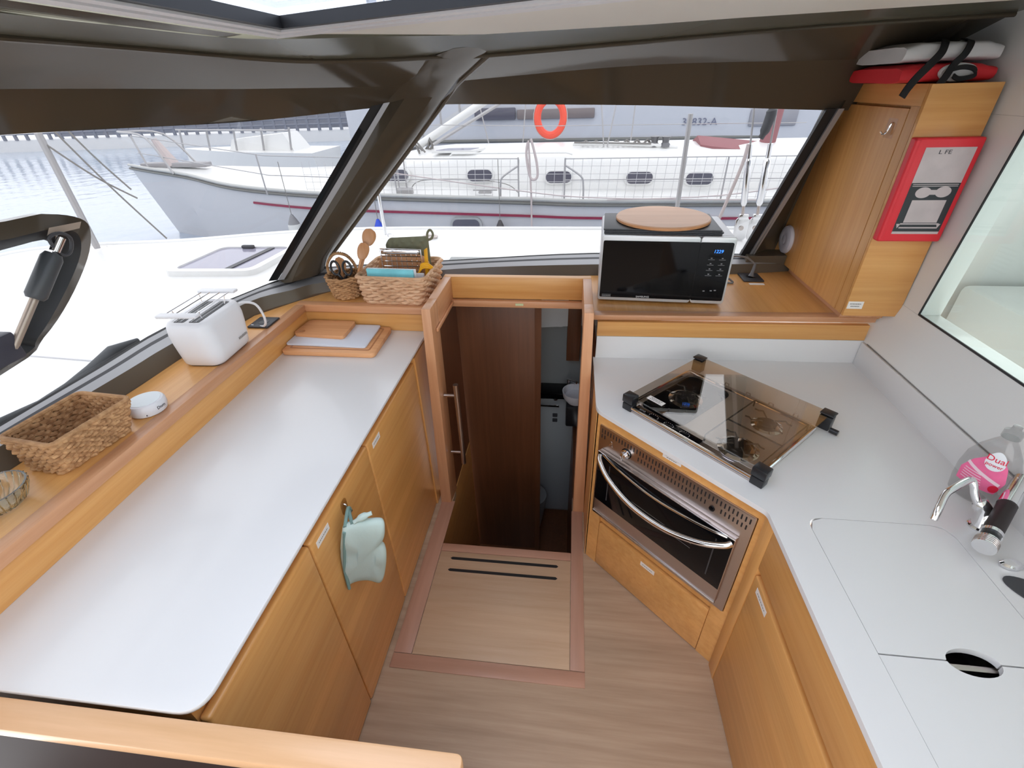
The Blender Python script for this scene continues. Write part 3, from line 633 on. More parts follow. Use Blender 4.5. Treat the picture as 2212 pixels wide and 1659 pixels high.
for x_, y_ in ((.03, -.165), (.205, -.165), (.03, .125), (.205, .125)): ps.tube([(x_, y_, .034), (x_, y_, .0098)], .0026, 6)
ps.obj('pan_support', mat('support_wire', (.09, .085, .08), .35), hb, local=True)
G().tube([(-.10, .131, .034), (.21, .131, .034)], .003, 6).obj('pan_rail', steel, hb, local=True)
for x_ in (-.08, .0, .08, .16):
    G().tube([(x_ - .008, .131, .034), (x_ - .006, .131, .046), (x_ + .006, .131, .046), (x_ + .008, .131, .034)], .002, 6).obj('pan_stop', steel, hb, local=True)
G().prism(rrect(-HW - .008, -HD + .010, HW - .008, HD + .0, .008), .049, .054).obj('glass_lid', hob_glass, hb, local=True)
for sx, sy in ((-1, -1), (1, -1), (1, 1), (-1, 1)):
    cx_, cy_ = sx * (HW - .008) - .006, sy * (HD - .012)
    cbk = G().box((cx_ - .019, cy_ - .016, .0), (cx_ + .019, cy_ + .016, .027 if sy < 0 else .0488), .003).obj('corner_block', black_pl, hb, local=True)
    G().box((cx_ - .021, cy_ - .018, .0305 if sy < 0 else .0542), (cx_ + .021, cy_ + .018, .060), .003).obj('lid_pad', black_pl, cbk, local=True)
G().tube([(HW + .010, HD - .03, .012), (HW + .034, HD - .03, .012)], .009, 12).obj('gas_fitting', black_pl, hb, local=True)
lbl(hb, Matrix.Translation(RINV[hb.name].inverted() @ Vector((-.165, -.160, .0545))) @ Matrix.Rotation(R(-46), 4, 'Z'), .062, .022, 3)

# ================================================================== THINGS ON THE LEFT
# cutting boards (stacked, against the shelf fascia)
def board(name, label, quad, z0, th, m_, rad, groove=None, holes=()):
    t_ = thing(name, label, 'cutting board', ((quad[0][0] + quad[2][0]) / 2, (quad[0][1] + quad[2][1]) / 2, z0), group='cutting boards stacked on the long worktop')
    G().prism(rpoly(quad, rad, 6), z0, z0 + th, holes=holes, bev=0 if holes else .003).obj('board', m_, t_)
    return t_
z0 = zL + .0003
bA = board('cutting_board', 'large thick bamboo cutting board with juice groove, bottom of the stack', [(-1.132, 1.512), (-.742, 1.512), (-.750, 1.752), (-1.128, 1.752)], z0, .020, bamboo_x, .022)
gi = [(-1.108, 1.536), (-.768, 1.536), (-.776, 1.735), (-1.104, 1.735)]; gi2 = [(-1.101, 1.543), (-.775, 1.543), (-.783, 1.728), (-1.097, 1.728)]
G().prism(rpoly(gi, .012, 5), z0 + .0198, z0 + .0204, holes=[rpoly(gi2, .010, 5)]).obj('juice_groove', wood('groove_wood', (.36, .14, .05), (.44, .19, .08), 'x'), bA)
z0 += .0206
board('cutting_board', 'thin white plastic cutting board in the middle of the stack', [(-1.134, 1.557), (-.790, 1.549), (-.797, 1.752), (-1.13, 1.752)], z0, .008, mat('bluish_white_plastic', (.66, .69, .76), .35), .016)
z0 += .0083
board('cutting_board', 'small bamboo cutting board with hanging hole on top of the stack', [(-1.13, 1.622), (-.904, 1.606), (-.908, 1.752), (-1.12, 1.752)], z0, .015, bamboo_x, .02, holes=[ell(-1.100, 1.643, .014, .010, 20)])

# sockets flush in the shelf
def socket(label, cx_, cy_, w, d_):
    t_ = thing('power_socket', label, 'socket', (cx_, cy_, zS))
    G().box((cx_ - w / 2, cy_ - d_ / 2, zS + .0008), (cx_ + w / 2, cy_ + d_ / 2, zS + .008), .002).obj('cover_plate', mat('anthracite', (.035, .035, .04), .45) if 'anthracite' not in MATS else MATS['anthracite'], t_)
    rg = G().lathe([(.0215, 0), (.0215, .0012), (.019, .0012), (.018, .0004), (0, .0002)], (cx_, cy_, zS + .0078), 28).obj('socket_well', black_pl, t_)
    G().lathe([(.0025, 0), (.0025, .004), (0, .005)], (cx_ - .004, cy_ + .012, zS + .0082), 10).obj('earth_pin', chrome, rg)
    return t_
socket('black square power socket beside the white toaster', -1.198, 1.561, .084, .092)

# toaster
tq = thing('toaster', 'white long-slot toaster with raised wire bun rack', 'toaster', (-1.222, 1.318, zS), R(3))
def tring(w, l_, z_, r_): return [(x_, y_, z_) for x_, y_ in rrect(-w / 2, -l_ / 2, w / 2, l_ / 2, r_, 6)]
G().loft([tring(.128, .190, .004, .03), tring(.140, .205, .012, .035), tring(.150, .222, .05, .045), tring(.156, .232, .09, .048), tring(.157, .236, .120, .048), tring(.150, .230, .147, .045), tring(.138, .220, .158, .04), tring(.126, .208, .1615, .034), tring(.105, .19, .1610, .02), tring(.10, .185, .1590, .018)]).obj('body', white_pl, tq, local=True)
G().prism(rrect(-.060, -.092, .060, .092, .026), .0, .006).obj('foot', black_pl, tq, local=True)
for x_ in (-.026, .026):
    sl = G().prism(rrect(x_ - .017, -.086, x_ + .017, .086, .003), .1585, .1605).obj('slot', black_pl, tq, local=True)
    for dx in (-.008, .008): G().tube([(x_ + dx, -.084, .1612), (x_ + dx, .084, .1612)], .0012, 5).obj('slot_wire', silver_pl, sl, local=True)
rk = G()
for x_ in (-.05, -.018, .018, .05): rk.tube([(x_, -.098, .192), (x_, .098, .192)], .0016, 6)
for y_ in (-.07, .07):
    for x_ in (-.045, .045): rk.tube([(x_, y_, .192), (x_ * .9, y_ * .9, .160)], .0016, 6)
ro = rk.obj('bun_rack', chrome, tq, local=True)
for y_ in (-.106, .106): G().box((-.068, y_ - .014, .186), (.068, y_ + .014, .197), .005).obj('rack_end', white_pl, ro, local=True)
G().tube([(.03, .112, .125), (.045, .145, .13), (.075, .175, .11), (.085, .185, .05), (.06, .20, .008), (.0, .215, .004)], .0045, 8, smooth=6).obj('power_cord', white_pl, tq, local=True)
tm = G(basis((.0785, .045, .048), (0, 1, 0), (-.06, 0, 1)))
for k_ in range(7): tm.box((k_ * .0075 - .026, -.004, 0), (k_ * .0075 - .021, .004 if k_ % 2 else .003, .0006))
tm.obj('brand_print', ink, tq, local=True, smooth=False)

# woven baskets
def woven(rings, layers, amp, rr, n=96, freq=24, jit=.0):
    """rings(t)->closed list of n points; stacked strands that pass in and out of the stakes"""
    g_ = G()
    for k_ in range(layers):
        t_ = (k_ + .5) / layers; base = rings(t_, n); cen = sum((Vector(p) for p in base), Vector()) / n; pts_ = []
        for i_, p in enumerate(base):
            p = Vector(p); o_ = (p - cen); o_.z = 0; o_.normalize()
            pts_.append(p + o_ * amp * math.sin(2 * math.pi * freq * i_ / n + math.pi * k_) + Vector((0, 0, rr * .35 * math.sin(2 * math.pi * freq * i_ / n * .5 + k_) + random.uniform(-jit, jit))))
        g_.tube(pts_, rr, 6, closed=True)
    return g_
def quadring(lo, hi, z0_, z1_, rad):
    def f(t_, n):
        q = [tuple(Vector(a_).lerp(Vector(b_), t_)) for a_, b_ in zip(lo, hi)]
        out = rpoly(q, rad, 5); return [(p.x, p.y, p.z) for p in resample([Vector((x_, y_, z0_ + (z1_ - z0_) * t_)) for x_, y_ in out + out[:1]], n + 1)[:-1]]
    return f
bl = [(-1.310, .712), (-1.205, .705), (-1.180, .875), (-1.290, .885)]; bh = [(-1.345, .718), (-1.186, .700), (-1.160, .902), (-1.328, .915)]
bb = thing('seagrass_basket', 'empty dark seagrass basket with flared sides on the left shelf', 'basket', (-1.25, .80, zS))
f_ = quadring(bl, bh, zS + .003, 1.066, .015)
woven(f_, 10, .0040, .0060, n=144, freq=28, jit=.0008).obj('woven_side', seagrass, bb)
G().tube([Vector(p) + Vector((0, 0, .003)) for p in f_(1.0, 90)], .0062, 8, closed=True).obj('rim', seagrass, bb)
G().prism(rpoly(bl, .012), zS + .0005, zS + .006).obj('bottom', seagrass, bb)
def frustum_liner(lo, hi, z0_, z1_, inset_, m_, parent):
    c0 = Vector((sum(p[0] for p in lo) / 4, sum(p[1] for p in lo) / 4))
    def sc(q): return [tuple(c0 + (Vector(p) - c0) * inset_) for p in q]
    a_ = rpoly(sc(lo), .012); b_ = rpoly(sc(hi), .012)
    G().loft([[(x_, y_, z0_) for x_, y_ in a_], [(x_, y_, z1_) for x_, y_ in b_]], cap=False).obj('inner_wall', m_, parent)
frustum_liner(bl, bh, zS + .004, 1.064, .985, seagrass_in, bb)

# puck shaped device
pk = thing('round_speaker', 'small round white device next to the empty seagrass basket', 'speaker', (-1.205, .972, zS))
G().lathe([(.042, 0), (.0465, .003), (.050, .016), (.0495, .030), (.046, .036), (.042, .0375), (.0, .0375)], (-1.205, .972, zS + .0005), 40).obj('body', mat('speaker_white', (.72, .72, .75), .35), pk)
G().lathe([(.041, 0), (.040, .0012), (0, .0014)], (-1.205, .972, zS + .038), 40).obj('top_cap', mat('pale_blue_cap', (.72, .78, .80), .4), pk)
text('Dom', .013, dark_ink, pk, basis((-1.205 + .0502, .972 - .004, zS + .021), (.08, 1, 0), (0, 0, 1)), 'lettering', .0003, local=False)
G().lathe([(.0022, 0), (0, .0006)], (-1.205 + .03, .972 - .040, zS + .011), 10, A=Matrix.Rotation(R(70), 3, 'X')).obj('indicator', dark_ink, pk)
# glass dish at the frame edge
gd = thing('glass_dish', 'pressed clear glass dish at the left frame edge', 'dish', (-1.25, .59, zS))
G().lathe([(.0, .004), (.03, .004), (.05, .018), (.062, .042), (.066, .056), (.062, .056), (.057, .042), (.046, .022), (.028, .009), (.0, .009)], (-1.25, .59, zS), 36).obj('bowl', glass_clear, gd)
rb_ = G()
for k_ in range(28):
    a_ = 2 * math.pi * k_ / 28; rb_.tube([(-1.25 + r_ * math.cos(a_), .59 + r_ * math.sin(a_), zS + z_) for r_, z_ in ((.032, .005), (.052, .019), (.064, .043), (.067, .055))], .0018, 5)
rb_.obj('ribs', glass_clear, gd)

# small round handled basket with utensils
rbk = thing('round_basket', 'small round seagrass basket with loop handle holding utensils', 'basket', (-.975, 1.855, zS))
C0 = Vector((-.972, 1.862, zS))
def cring(t_, n):
    r_ = .052 + .024 * t_ ** .8
    return [(C0.x + r_ * math.cos(2 * math.pi * i_ / n), C0.y + r_ * math.sin(2 * math.pi * i_ / n), zS + .004 + .098 * t_) for i_ in range(n)]
woven(cring, 12, .0042, .0052, n=96, freq=15).obj('woven_side', seagrass, rbk)
G().lathe([(.0, .001), (.050, .001), (.052, .006), (.0, .005)], C0, 28).obj('bottom', seagrass, rbk)
G().lathe([(.049, .004), (.0715, .10), (.0705, .10), (.048, .006)], C0, 40).obj('inner_wall', seagrass_in, rbk)
hp_ = [C0 + Vector((-.068, .0, .095)), C0 + Vector((-.072, .015, .14)), C0 + Vector((-.045, .04, .175)), C0 + Vector((-.005, .06, .165)), C0 + Vector((.02, .07, .13)), C0 + Vector((.03, .068, .095))]
hd_ = catmull(hp_, 10); G().tube(hd_, .006, 8).obj('loop_handle', seagrass, rbk)
hw_ = G()
for i_ in range(0, len(hd_) - 1, 2): hw_.tube([hd_[i_] + Vector((.006, 0, .004)), hd_[i_] + Vector((-.002, .006, .007)), hd_[i_] + Vector((-.006, 0, -.004))], .0022, 5)
hw_.obj('handle_binding', seagrass, rbk)
# scissors
sc_ = thing('scissors', 'black-handled kitchen scissors standing in the small round basket', 'scissors', (-.965, 1.835, zS + .03))
for sx in (-1, 1):
    cc = Vector((-.965 + sx * .027, 1.838, zS + .135))
    G().tube([cc + Vector((.019 * math.cos(a_) * (1 if True else 1), 0, .030 * math.sin(a_))) for a_ in [2 * math.pi * k_ / 20 for k_ in range(20)]], .0052, 8, closed=True).obj('finger_loop', black_pl, sc_)
    G().tube([cc + Vector((-sx * .008, 0, -.028)), Vector((-.965 + sx * .004, 1.838, zS + .085)), Vector((-.965 - sx * .003, 1.838, zS + .05))], .0062, 8).obj('grip', black_pl, sc_)
    G().hexa([(-.965 - sx * .010, 1.836, zS + .012), (-.965 - sx * .006, 1.836, zS + .012), (-.965 - sx * .006, 1.839, zS + .012), (-.965 - sx * .010, 1.839, zS + .012)], [(-.97, 1.836, zS + .055), (-.958, 1.836, zS + .055), (-.958, 1.839, zS + .055), (-.97, 1.839, zS + .055)]).obj('blade', steel, sc_)
def spoon(label, base, tip, nrm, w, l_, hollow=False, m_=spoonwood):
    t_ = thing('wooden_spoon', label, 'spoon', base, group='wooden spoons in the small round basket')
    b_ = Vector(base); p = Vector(tip); ax = (p - b_).normalized(); sd = ax.cross(Vector(nrm)).normalized(); nn = sd.cross(ax)
    G().tube([b_, b_.lerp(p, .5), p - ax * l_ * .8], [.0045, .005, .006], 10).obj('handle', m_, t_)
    rings = []
    for k_ in range(13):
        q = -1 + 2 * k_ / 12; ww = w * math.sqrt(max(.0, 1 - q * q)) * (1 + .12 * q) + .002; cpt = p + ax * (q * l_)
        rings.append([cpt + sd * ww * math.cos(a_) + nn * (.0045 * math.sin(a_) + .006 * (1 - q * q)) for a_ in [2 * math.pi * i_ / 14 for i_ in range(14)]])
    G().loft(rings).obj('bowl', m_, t_)
spoon('tallest wooden spoon leaning right out of the small round basket', (-.935, 1.862, zS + .02), (-.845, 1.905, 1.222), (-.3, 1, 0), .026, .038)
spoon('shorter wooden spoon in front of the tallest spoon', (-.940, 1.848, zS + .02), (-.868, 1.872, 1.172), (-.3, 1, 0), .022, .040)
spoon('pale wooden spoon standing behind the black scissors', (-.985, 1.872, zS + .02), (-.985, 1.875, 1.112), (0, 1, 0), .022, .034)

# large rectangular basket and what stands in it
ql = [(-.866, 1.782), (-.606, 1.770), (-.592, 2.03), (-.856, 2.04)]; qh = [(-.898, 1.808), (-.590, 1.790), (-.582, 2.075), (-.893, 2.09)]
qb = thing('rectangular_basket', 'large pale hyacinth basket full of kitchen things beside the companionway frame', 'basket', (-.74, 1.91, zS))
f_ = quadring(ql, qh, zS + .004, 1.083, .035)
woven(f_, 9, .0062, .0072, n=160, freq=20, jit=.0005).obj('woven_side', hyacinth, qb)
G().tube(f_(1.0, 90), .006, 8, closed=True).obj('rim', hyacinth, qb)
G().prism(rpoly(ql, .03), zS + .0005, zS + .008).obj('bottom', hyacinth, qb)
frustum_liner(ql, qh, zS + .005, 1.081, .975, hyacinth, qb)
bk = thing('recipe_book', 'turquoise booklet standing at the front of the rectangular basket', 'book', (-.745, 1.838, zS + .01))
G().hexa([(-.852, 1.832, zS + .009), (-.642, 1.820, zS + .009), (-.642, 1.828, zS + .009), (-.852, 1.840, zS + .009)], [(-.860, 1.850, 1.104), (-.650, 1.838, 1.104), (-.650, 1.846, 1.104), (-.860, 1.858, 1.104)]).obj('cover', cyan_paper, bk, smooth=False)
G().hexa([(-.850, 1.841, zS + .009), (-.634, 1.829, zS + .009), (-.634, 1.832, zS + .009), (-.850, 1.844, zS + .009)], [(-.858, 1.859, 1.106), (-.640, 1.847, 1.106), (-.640, 1.850, 1.106), (-.858, 1.862, 1.106)]).obj('pages', paper, bk, smooth=False)
tag(G().box((-.70, 1.87, zS + .009), (-.615, 1.885, 1.078), .004).obj('white_carton', paper), 'white card carton tucked behind the turquoise booklet', 'carton')
# box grater / wire trivet
gr = thing('wire_rack', 'chrome wire rack standing in the rectangular basket', 'rack', (-.73, 1.945, zS + .01))
fr_ = [(-.825, 1.945, .99), (-.825, 1.955, 1.160), (-.640, 1.945, 1.158), (-.640, 1.935, .99)]
G().tube(fr_, .004, 8, closed=True).obj('frame', chrome, gr)
for k_ in range(7):
    x_ = -.825 + .185 * (k_ + 1) / 8; G().tube([(x_, 1.944, .99), (x_, 1.951, 1.16)], .002, 6).obj('wire', chrome, gr)
for k_ in range(6):
    z_ = 1.02 + .022 * k_; G().tube([(-.825, 1.946 + .0005 * k_, z_), (-.640, 1.938 + .0005 * k_, z_)], .0024, 6).obj('wire', chrome, gr)
G().box((-.818, 1.938, 1.140), (-.648, 1.962, 1.158), .004).obj('top_plate', chrome, gr)
sb = thing('small_board', 'small rounded wooden board behind the wire rack', 'board', (-.735, 1.985, zS + .01))
G().prism(rrect(-.852, .99, -.615, 1.128, .05), 1.972, 1.982, axis='y', bev=.002).obj('panel', spoonwood, sb)
ph = thing('pot_holder', 'olive quilted pot holder with hanging loop in the rectangular basket', 'pot holder', (-.72, 2.02, zS + .01))
rings = []
def quilt(x_, z_): return .006 + .013 * abs(math.sin((x_ + z_) * 75)) * abs(math.sin((x_ - z_) * 75))
NX, NZ = 26, 24; vsq = []; fsq = []
for sgn in (-1, 1):
    for j_ in range(NZ + 1):
        for i_ in range(NX + 1):
            x_ = -.822 + .200 * i_ / NX; z_ = .99 + .198 * j_ / NZ; e_ = min(i_, NX - i_, j_, NZ - j_)
            th = quilt(x_, z_) * min(1, e_ / 2.0) + .002
            cxr = max(0, (abs(i_ - NX / 2) - (NX / 2 - 4)) / 4); top = max(0, (j_ - (NZ - 4)) / 4) if i_ < NX / 2 else 0
            z2 = z_ - .03 * top * cxr ** 2; vsq.append((x_, 2.02 + sgn * th, z2 + .010 * (x_ + .82) / .2))
off = (NX + 1) * (NZ + 1)
for j_ in range(NZ):
    for i_ in range(NX):
        a_ = j_ * (NX + 1) + i_
        for o_ in (0, off): fsq.append((o_ + a_, o_ + a_ + 1, o_ + a_ + NX + 2, o_ + a_ + NX + 1))
bd = [i_ for i_ in range(NX + 1)] + [j_ * (NX + 1) + NX for j_ in range(1, NZ + 1)] + [NZ * (NX + 1) + i_ for i_ in range(NX - 1, -1, -1)] + [j_ * (NX + 1) for j_ in range(NZ - 1, 0, -1)]
for k_ in range(len(bd)): a_, b_ = bd[k_], bd[(k_ + 1) % len(bd)]; fsq.append((a_, b_, b_ + off, a_ + off))
G().raw(vsq, fsq).obj('quilted_pad', olive, ph, ang=60)
lp = Vector((-.618, 2.02, 1.192)); G().tube([lp + Vector((-.008, 0, -.01)), lp + Vector((-.004, 0, .02)), lp + Vector((.010, 0, .032)), lp + Vector((.020, 0, .016)), lp + Vector((.012, 0, -.004)), lp + Vector((-.006, 0, -.012))], .0052, 8, smooth=5).obj('hanging_loop', olive, ph)
yu = thing('yellow_utensil', 'bright yellow plastic masher leaning in the rectangular basket corner', 'utensil', (-.605, 1.93, zS + .01))
G().hexa([(-.628, 1.925, 1.02), (-.610, 1.915, 1.02), (-.608, 1.925, 1.02), (-.626, 1.932, 1.02)], [(-.624, 1.94, 1.160), (-.606, 1.932, 1.172), (-.604, 1.938, 1.172), (-.622, 1.946, 1.160)], .003).obj('handle', yellow_pl, yu)
for k_ in range(4):
    G().tube([(-.650 + .004 * k_, 1.90 + .004 * k_, 1.066 + .006 * k_), (-.630, 1.905, 1.090 + .006 * k_), (-.605, 1.905, 1.094 + .006 * k_), (-.588, 1.92, 1.080 + .004 * k_)], .0045, 8, smooth=4).obj('blade', yellow_pl, yu)

# oven mitt on a clear hook
hk = thing('adhesive_hook', 'clear adhesive hook on the cabinet door above the oven mitt', 'hook', (-.6035, .851, .755))
G().prism(rrect(.835, .735, .867, .785, .012), -.6036, -.6018, axis='x').obj('back_pad', thin_glass('hook_plastic', (.9, .86, .8)), hk)
G().tube([(-.602, .851, .768), (-.597, .851, .765), (-.595, .851, .745), (-.589, .851, .738), (-.584, .851, .746)], .003, 8, smooth=4).obj('hook_bend', chrome, hk)
mt = thing('oven_mitt', 'pale mint cotton oven mitt hanging on the cabinet door', 'oven mitt', (-.56, .79, .52))
mo = [(.012, .771), (.047, .763), (.077, .752), (.079, .725), (.069, .684), (.054, .675), (.056, .662), (.066, .641), (.062, .601), (.043, .523), (.024, .496), (-.005, .520), (-.036, .531), (-.068, .527), (-.073, .549), (-.056, .655), (-.033, .743), (-.020, .766)]
md = Vector((.9, .43, 0)).normalized(); mn = Vector((.43, -.9, 0)).normalized()
o2 = catmull([Vector((*p, 0)) for p in mo], 4, True); cs = sum(p.x for p in o2) / len(o2); cz = sum(p.y for p in o2) / len(o2)
rings = []
for s_, t_ in ((.90, -.012), (.985, -.008), (1.0, .0), (.985, .008), (.90, .014), (.7, .017), (.4, .018)):
    ring = []
    for p in o2:
        q = Vector((-.552, .79, 0)) + md * (cs + (p.x - cs) * s_) + mn * (t_ + .003 * math.sin(p.y * 45)); q.x = max(q.x, -.600); ring.append((q.x, q.y, cz + (p.y - cz) * s_))
    rings.append(ring)
G().loft(rings).obj('mitt_body', mint, mt, ang=60)
def mp_(s_, z_, t_): q = Vector((-.552, .79, z_)) + md * s_ + mn * t_; q.x = max(q.x, -.596); return q
G().tube([mp_(-.024 - .0043 * k_, .755 - .0205 * k_, .013) for k_ in range(12)], .0045, 8).obj('edge_binding', mint_dark, mt)
G().tube([mp_(-.02, .765, .006), Vector((-.580, .83, .775)), Vector((-.588, .852, .748)), Vector((-.582, .835, .765)), mp_(.0, .768, .006)], .005, 8, smooth=5).obj('hanging_loop', mint_dark, mt)
G().tube([mp_(.005, .772, .004), mp_(.030, .782, .002), mp_(.055, .785, .0)], [.006, .010, .006], 10, smooth=4).obj('folded_cuff', mint, mt)

# ================================================================== MICROWAVE AND SHELF ITEMS
mw = thing('microwave', 'silver microwave oven with black glass front on the right shelf', 'microwave', (.3755, 1.843, zS), R(-3.0))
wW, dD, hH = .249, .34, .262
b0 = .012
G().box((-wW, .016, b0), (wW, dD, b0 + hH), .012, 3).obj('body', silver_pl, mw, local=True)
def MWF(): return G(Matrix(((1, 0, 0, 0), (0, 0, -1, 0), (0, 1, 0, 0), (0, 0, 0, 1))))
MWF().prism(rrect(-wW, b0 - .002, .120, b0 + hH + .002, .012), -.0155, .006, bev=.003).obj('door', mat('silver_bezel', (.60, .61, .62), .3, metal=.4), mw, local=True)
MWF().prism(rrect(.121, b0 - .002, wW, b0 + hH + .002, .012), -.0155, .006, bev=.003).obj('control_bezel', MATS['silver_bezel'], mw, local=True)
MWF().prism(rrect(-wW + .008, b0 + .012, .1203, b0 + hH - .018, .006), .0055, .0085).obj('door_glass', black_gloss, mw, local=True)
cpn = MWF().prism(rrect(.1207, b0 + .012, wW - .008, b0 + hH - .018, .006), .0055, .0085).obj('control_panel', black_gloss, mw, local=True)
TM = lambda x_, z_, o_=.0087: Matrix(((1, 0, 0, x_), (0, 0, -1, -o_), (0, 1, 0, z_), (0, 0, 0, 1)))
text('1229', .0175, blue_led, cpn, TM(.190, .222), 'clock_digits', .0002, shear=.15)
for r_ in range(4):
    for k_ in range(2):
        kx, kz = .170 + .040 * k_, .190 - r_ * .021
        kk = MWF().box((kx - .012, kz, .0086), (kx + .012, kz + .0012, .0089)).obj('key_mark', key_print, cpn, local=True)
        MWF().box((kx - .003, kz + .005, .0086), (kx + .003, kz + .008, .0089)).obj('key_icon', key_print, kk, local=True)
for kx, kz in ((.165, .062), (.192, .064), (.207, .066)): MWF().box((kx - .004, kz, .0086), (kx + .004, kz + .004, .0089)).obj('key_icon', key_print, cpn, local=True)
text('SAMSUNG', .0105, mat('logo_grey', (.62, .62, .63), .4), mw, TM(-.068, .030), 'brand_lettering', .0002, sx=1.1)
tl = MWF()
for z_ in (.026, .036): tl.box((-.232, z_, .0086), (-.195, z_ + .0008, .0089))
for k_ in range(9): tl.box((-.231 + k_ * .004, .029, .0086), (-.2285 + k_ * .004, .033, .0089))
tl.obj('small_print', key_print, mw, local=True, smooth=False)
for sx in (-.20, .20):
    for sy in (.05, .30): G().lathe([(.014, 0), (.014, b0), (0, b0)], (sx, sy, 0), 16).obj('foot', black_pl, mw, local=True)
for z_ in range(6): G().box((wW - .0005, .22, .09 + z_ * .018), (wW + .0006, .30, .094 + z_ * .018)).obj('side_vent', dark_grey, mw, local=True)
zt = zS + b0 + hH
mz = zt + .0003
for k_, (dx, lab) in enumerate(((0, 'bottom black place mat lying on the microwave'), (.004, 'middle black place mat in the stack on the microwave'), (-.003, 'uppermost black place mat directly under the round wooden board'))):
    q = [(.135 + dx, 1.872), (.575 + dx, 1.850), (.585, 2.118), (.150, 2.135)]
    tag(G().prism(rpoly(q, .006, 3), mz, mz + .0065, bev=.002).obj('place_mat', mat('black_leather', (.045, .048, .055), .42, bump=.2, bscale=200) if k_ == 0 else MATS['black_leather']), lab, 'place mat', 'black place mats stacked on the microwave'); mz += .0068
rbd = thing('round_board', 'round pale wooden serving board on top of the microwave', 'serving board', (.375, 2.010, mz))
G().lathe([(.0, 0), (.178, 0), (.184, .003), (.185, .012), (.182, .0155), (.0, .0155)], (.375, 2.010, mz + .0003), 72).obj('disc', bamboo_light, rbd)
G().lathe([(.1835, .002), (.1856, .004), (.1856, .011), (.1835, .0135)], (.375, 2.010, mz + .0003), 72).obj('edge_band', bamboo_x, rbd)

sR = socket('black shelf power socket with a plugged-in grey cord right of the microwave', .832, 2.157, .088, .100)
pcb = G().tube([(.635, 2.11, zS + .012), (.68, 2.095, zS + .006), (.735, 2.085, zS + .005), (.70, 2.12, zS + .03), (.690, 2.15, zS + .065), (.735, 2.17, zS + .095), (.80, 2.175, zS + .09), (.842, 2.17, zS + .062)], .0042, 8, smooth=8).obj('power_cord', mat('grey_cable', (.20, .19, .19), .4), mw)
G().tube([(.842, 2.17, zS + .066), (.840, 2.165, zS + .045), (.835, 2.16, zS + .022), (.832, 2.157, zS + .0095)], [.005, .007, .008, .013], 14).obj('plug', mat('grey_plug', (.16, .16, .17), .35), pcb)
tag(G().box((.805, 2.072, zS + .0006), (.868, 2.092, zS + .0014)).obj('label_sticker', sticker), 'small blank paper label on the shelf before the right socket', 'label')
tag(G().tube([(1.0, 2.1, zS + .002)] * 1 + [(1.0, 2.16, zS + .002)], .0001, 3).obj('x', sticker), 'x', 'x') if False else None

# wall cabinet
wc = thing('wall_cabinet', 'tall honey oak wall cabinet in the right corner', 'cabinet', (1.1, 2.0, zS))
zb, zt_ = 1.003, 1.720
def ybk(z_): return 2.466 - .415 * (z_ - 1.003)
side = [(1.7, zb), (ybk(zb), zb), (ybk(zt_), zt_), (1.7, zt_)]
G().prism([(1.712, zb), (ybk(zb), zb), (ybk(zt_), zt_), (1.712, zt_)], 1.0285, 1.185, axis='x').obj('body', oak_z, wc, smooth=False)
G().box((1.0105, 1.697, zb), (1.198, 1.7115, zt_), .001).obj('side_panel', oak_x, wc)
G().prism([(2.158, zb + .001), (ybk(zb), zb + .001), (ybk(zt_), zt_), (2.158 - .0, zt_)] if ybk(zt_) > 2.158 else [(2.158, zb + .001), (ybk(zb), zb + .001), (2.158, zb + (ybk(zb) - 2.158) / .415)], 1.0105, 1.0283, axis='x').obj('fixed_panel', oak_z, wc, smooth=False)
G().box((1.0105, 1.7125, 1.664), (1.0283, min(2.1575, ybk(zt_)), zt_), 0).obj('top_rail', oak_y, wc, smooth=False)
G().box((1.0105, 1.7125, zb + .001), (1.0283, 1.757, 1.6635), 0).obj('stile', oak_z, wc, smooth=False)
wd = G().prism([(1.7600, zb + .001), (2.1540, zb + .001), (2.1540, 1.656), (1.7600, 1.656)], 1.0095, 1.0283, axis='x').obj('door', oak_z, wc, smooth=False)
G().box((1.03, 1.745, zS + .0006), (1.18, 2.25, zb)).obj('plinth', lip_y, wc, smooth=False)
lbl(wc, MX((1.040, 1.6968, 1.045), (1, 0, 0), (0, 0, 1)), .052, .028, 2)
G().box((1.0098, 1.865, 1.012), (1.0105, 1.892, 1.022)).obj('gold_sticker', mat('pale_yellow', (.75, .70, .40), .6), wd)
hk2 = thing('adhesive_hook', 'transparent adhesive hook on the wall cabinet door', 'hook', (1.009, 1.82, 1.6))
G().prism(rrect(1.793, 1.572, 1.845, 1.628, .006), 1.0088, 1.0102, axis='x').obj('back_pad', thin_glass('hook_pad', (.93, .90, .86)), hk2)
G().tube([(1.0085, 1.815, 1.615), (1.004, 1.815, 1.612), (1.002, 1.817, 1.592), (.996, 1.825, 1.583), (.990, 1.833, 1.590)], .003, 8, smooth=4).obj('hook_bend', chrome, hk2)
lt_ = thing('round_light', 'round white push light stuck on the wall cabinet', 'light', (1.0, 2.305, 1.11))
AX = Matrix.Rotation(R(-90), 3, 'Y')
G().lathe([(.060, 0), (.062, .006), (.059, .016), (.050, .021), (.022, .0215), (.020, .0205), (.018, .0215), (.0, .022)], (1.0100, 2.300, 1.113), 44, A=AX).obj('body', white_pl2, lt_)
G().lathe([(.0615, 0), (.0625, .0015), (.0615, .003)], (1.0100 - .004, 2.300, 1.113), 44, A=AX).obj('bezel', white_pl, lt_)
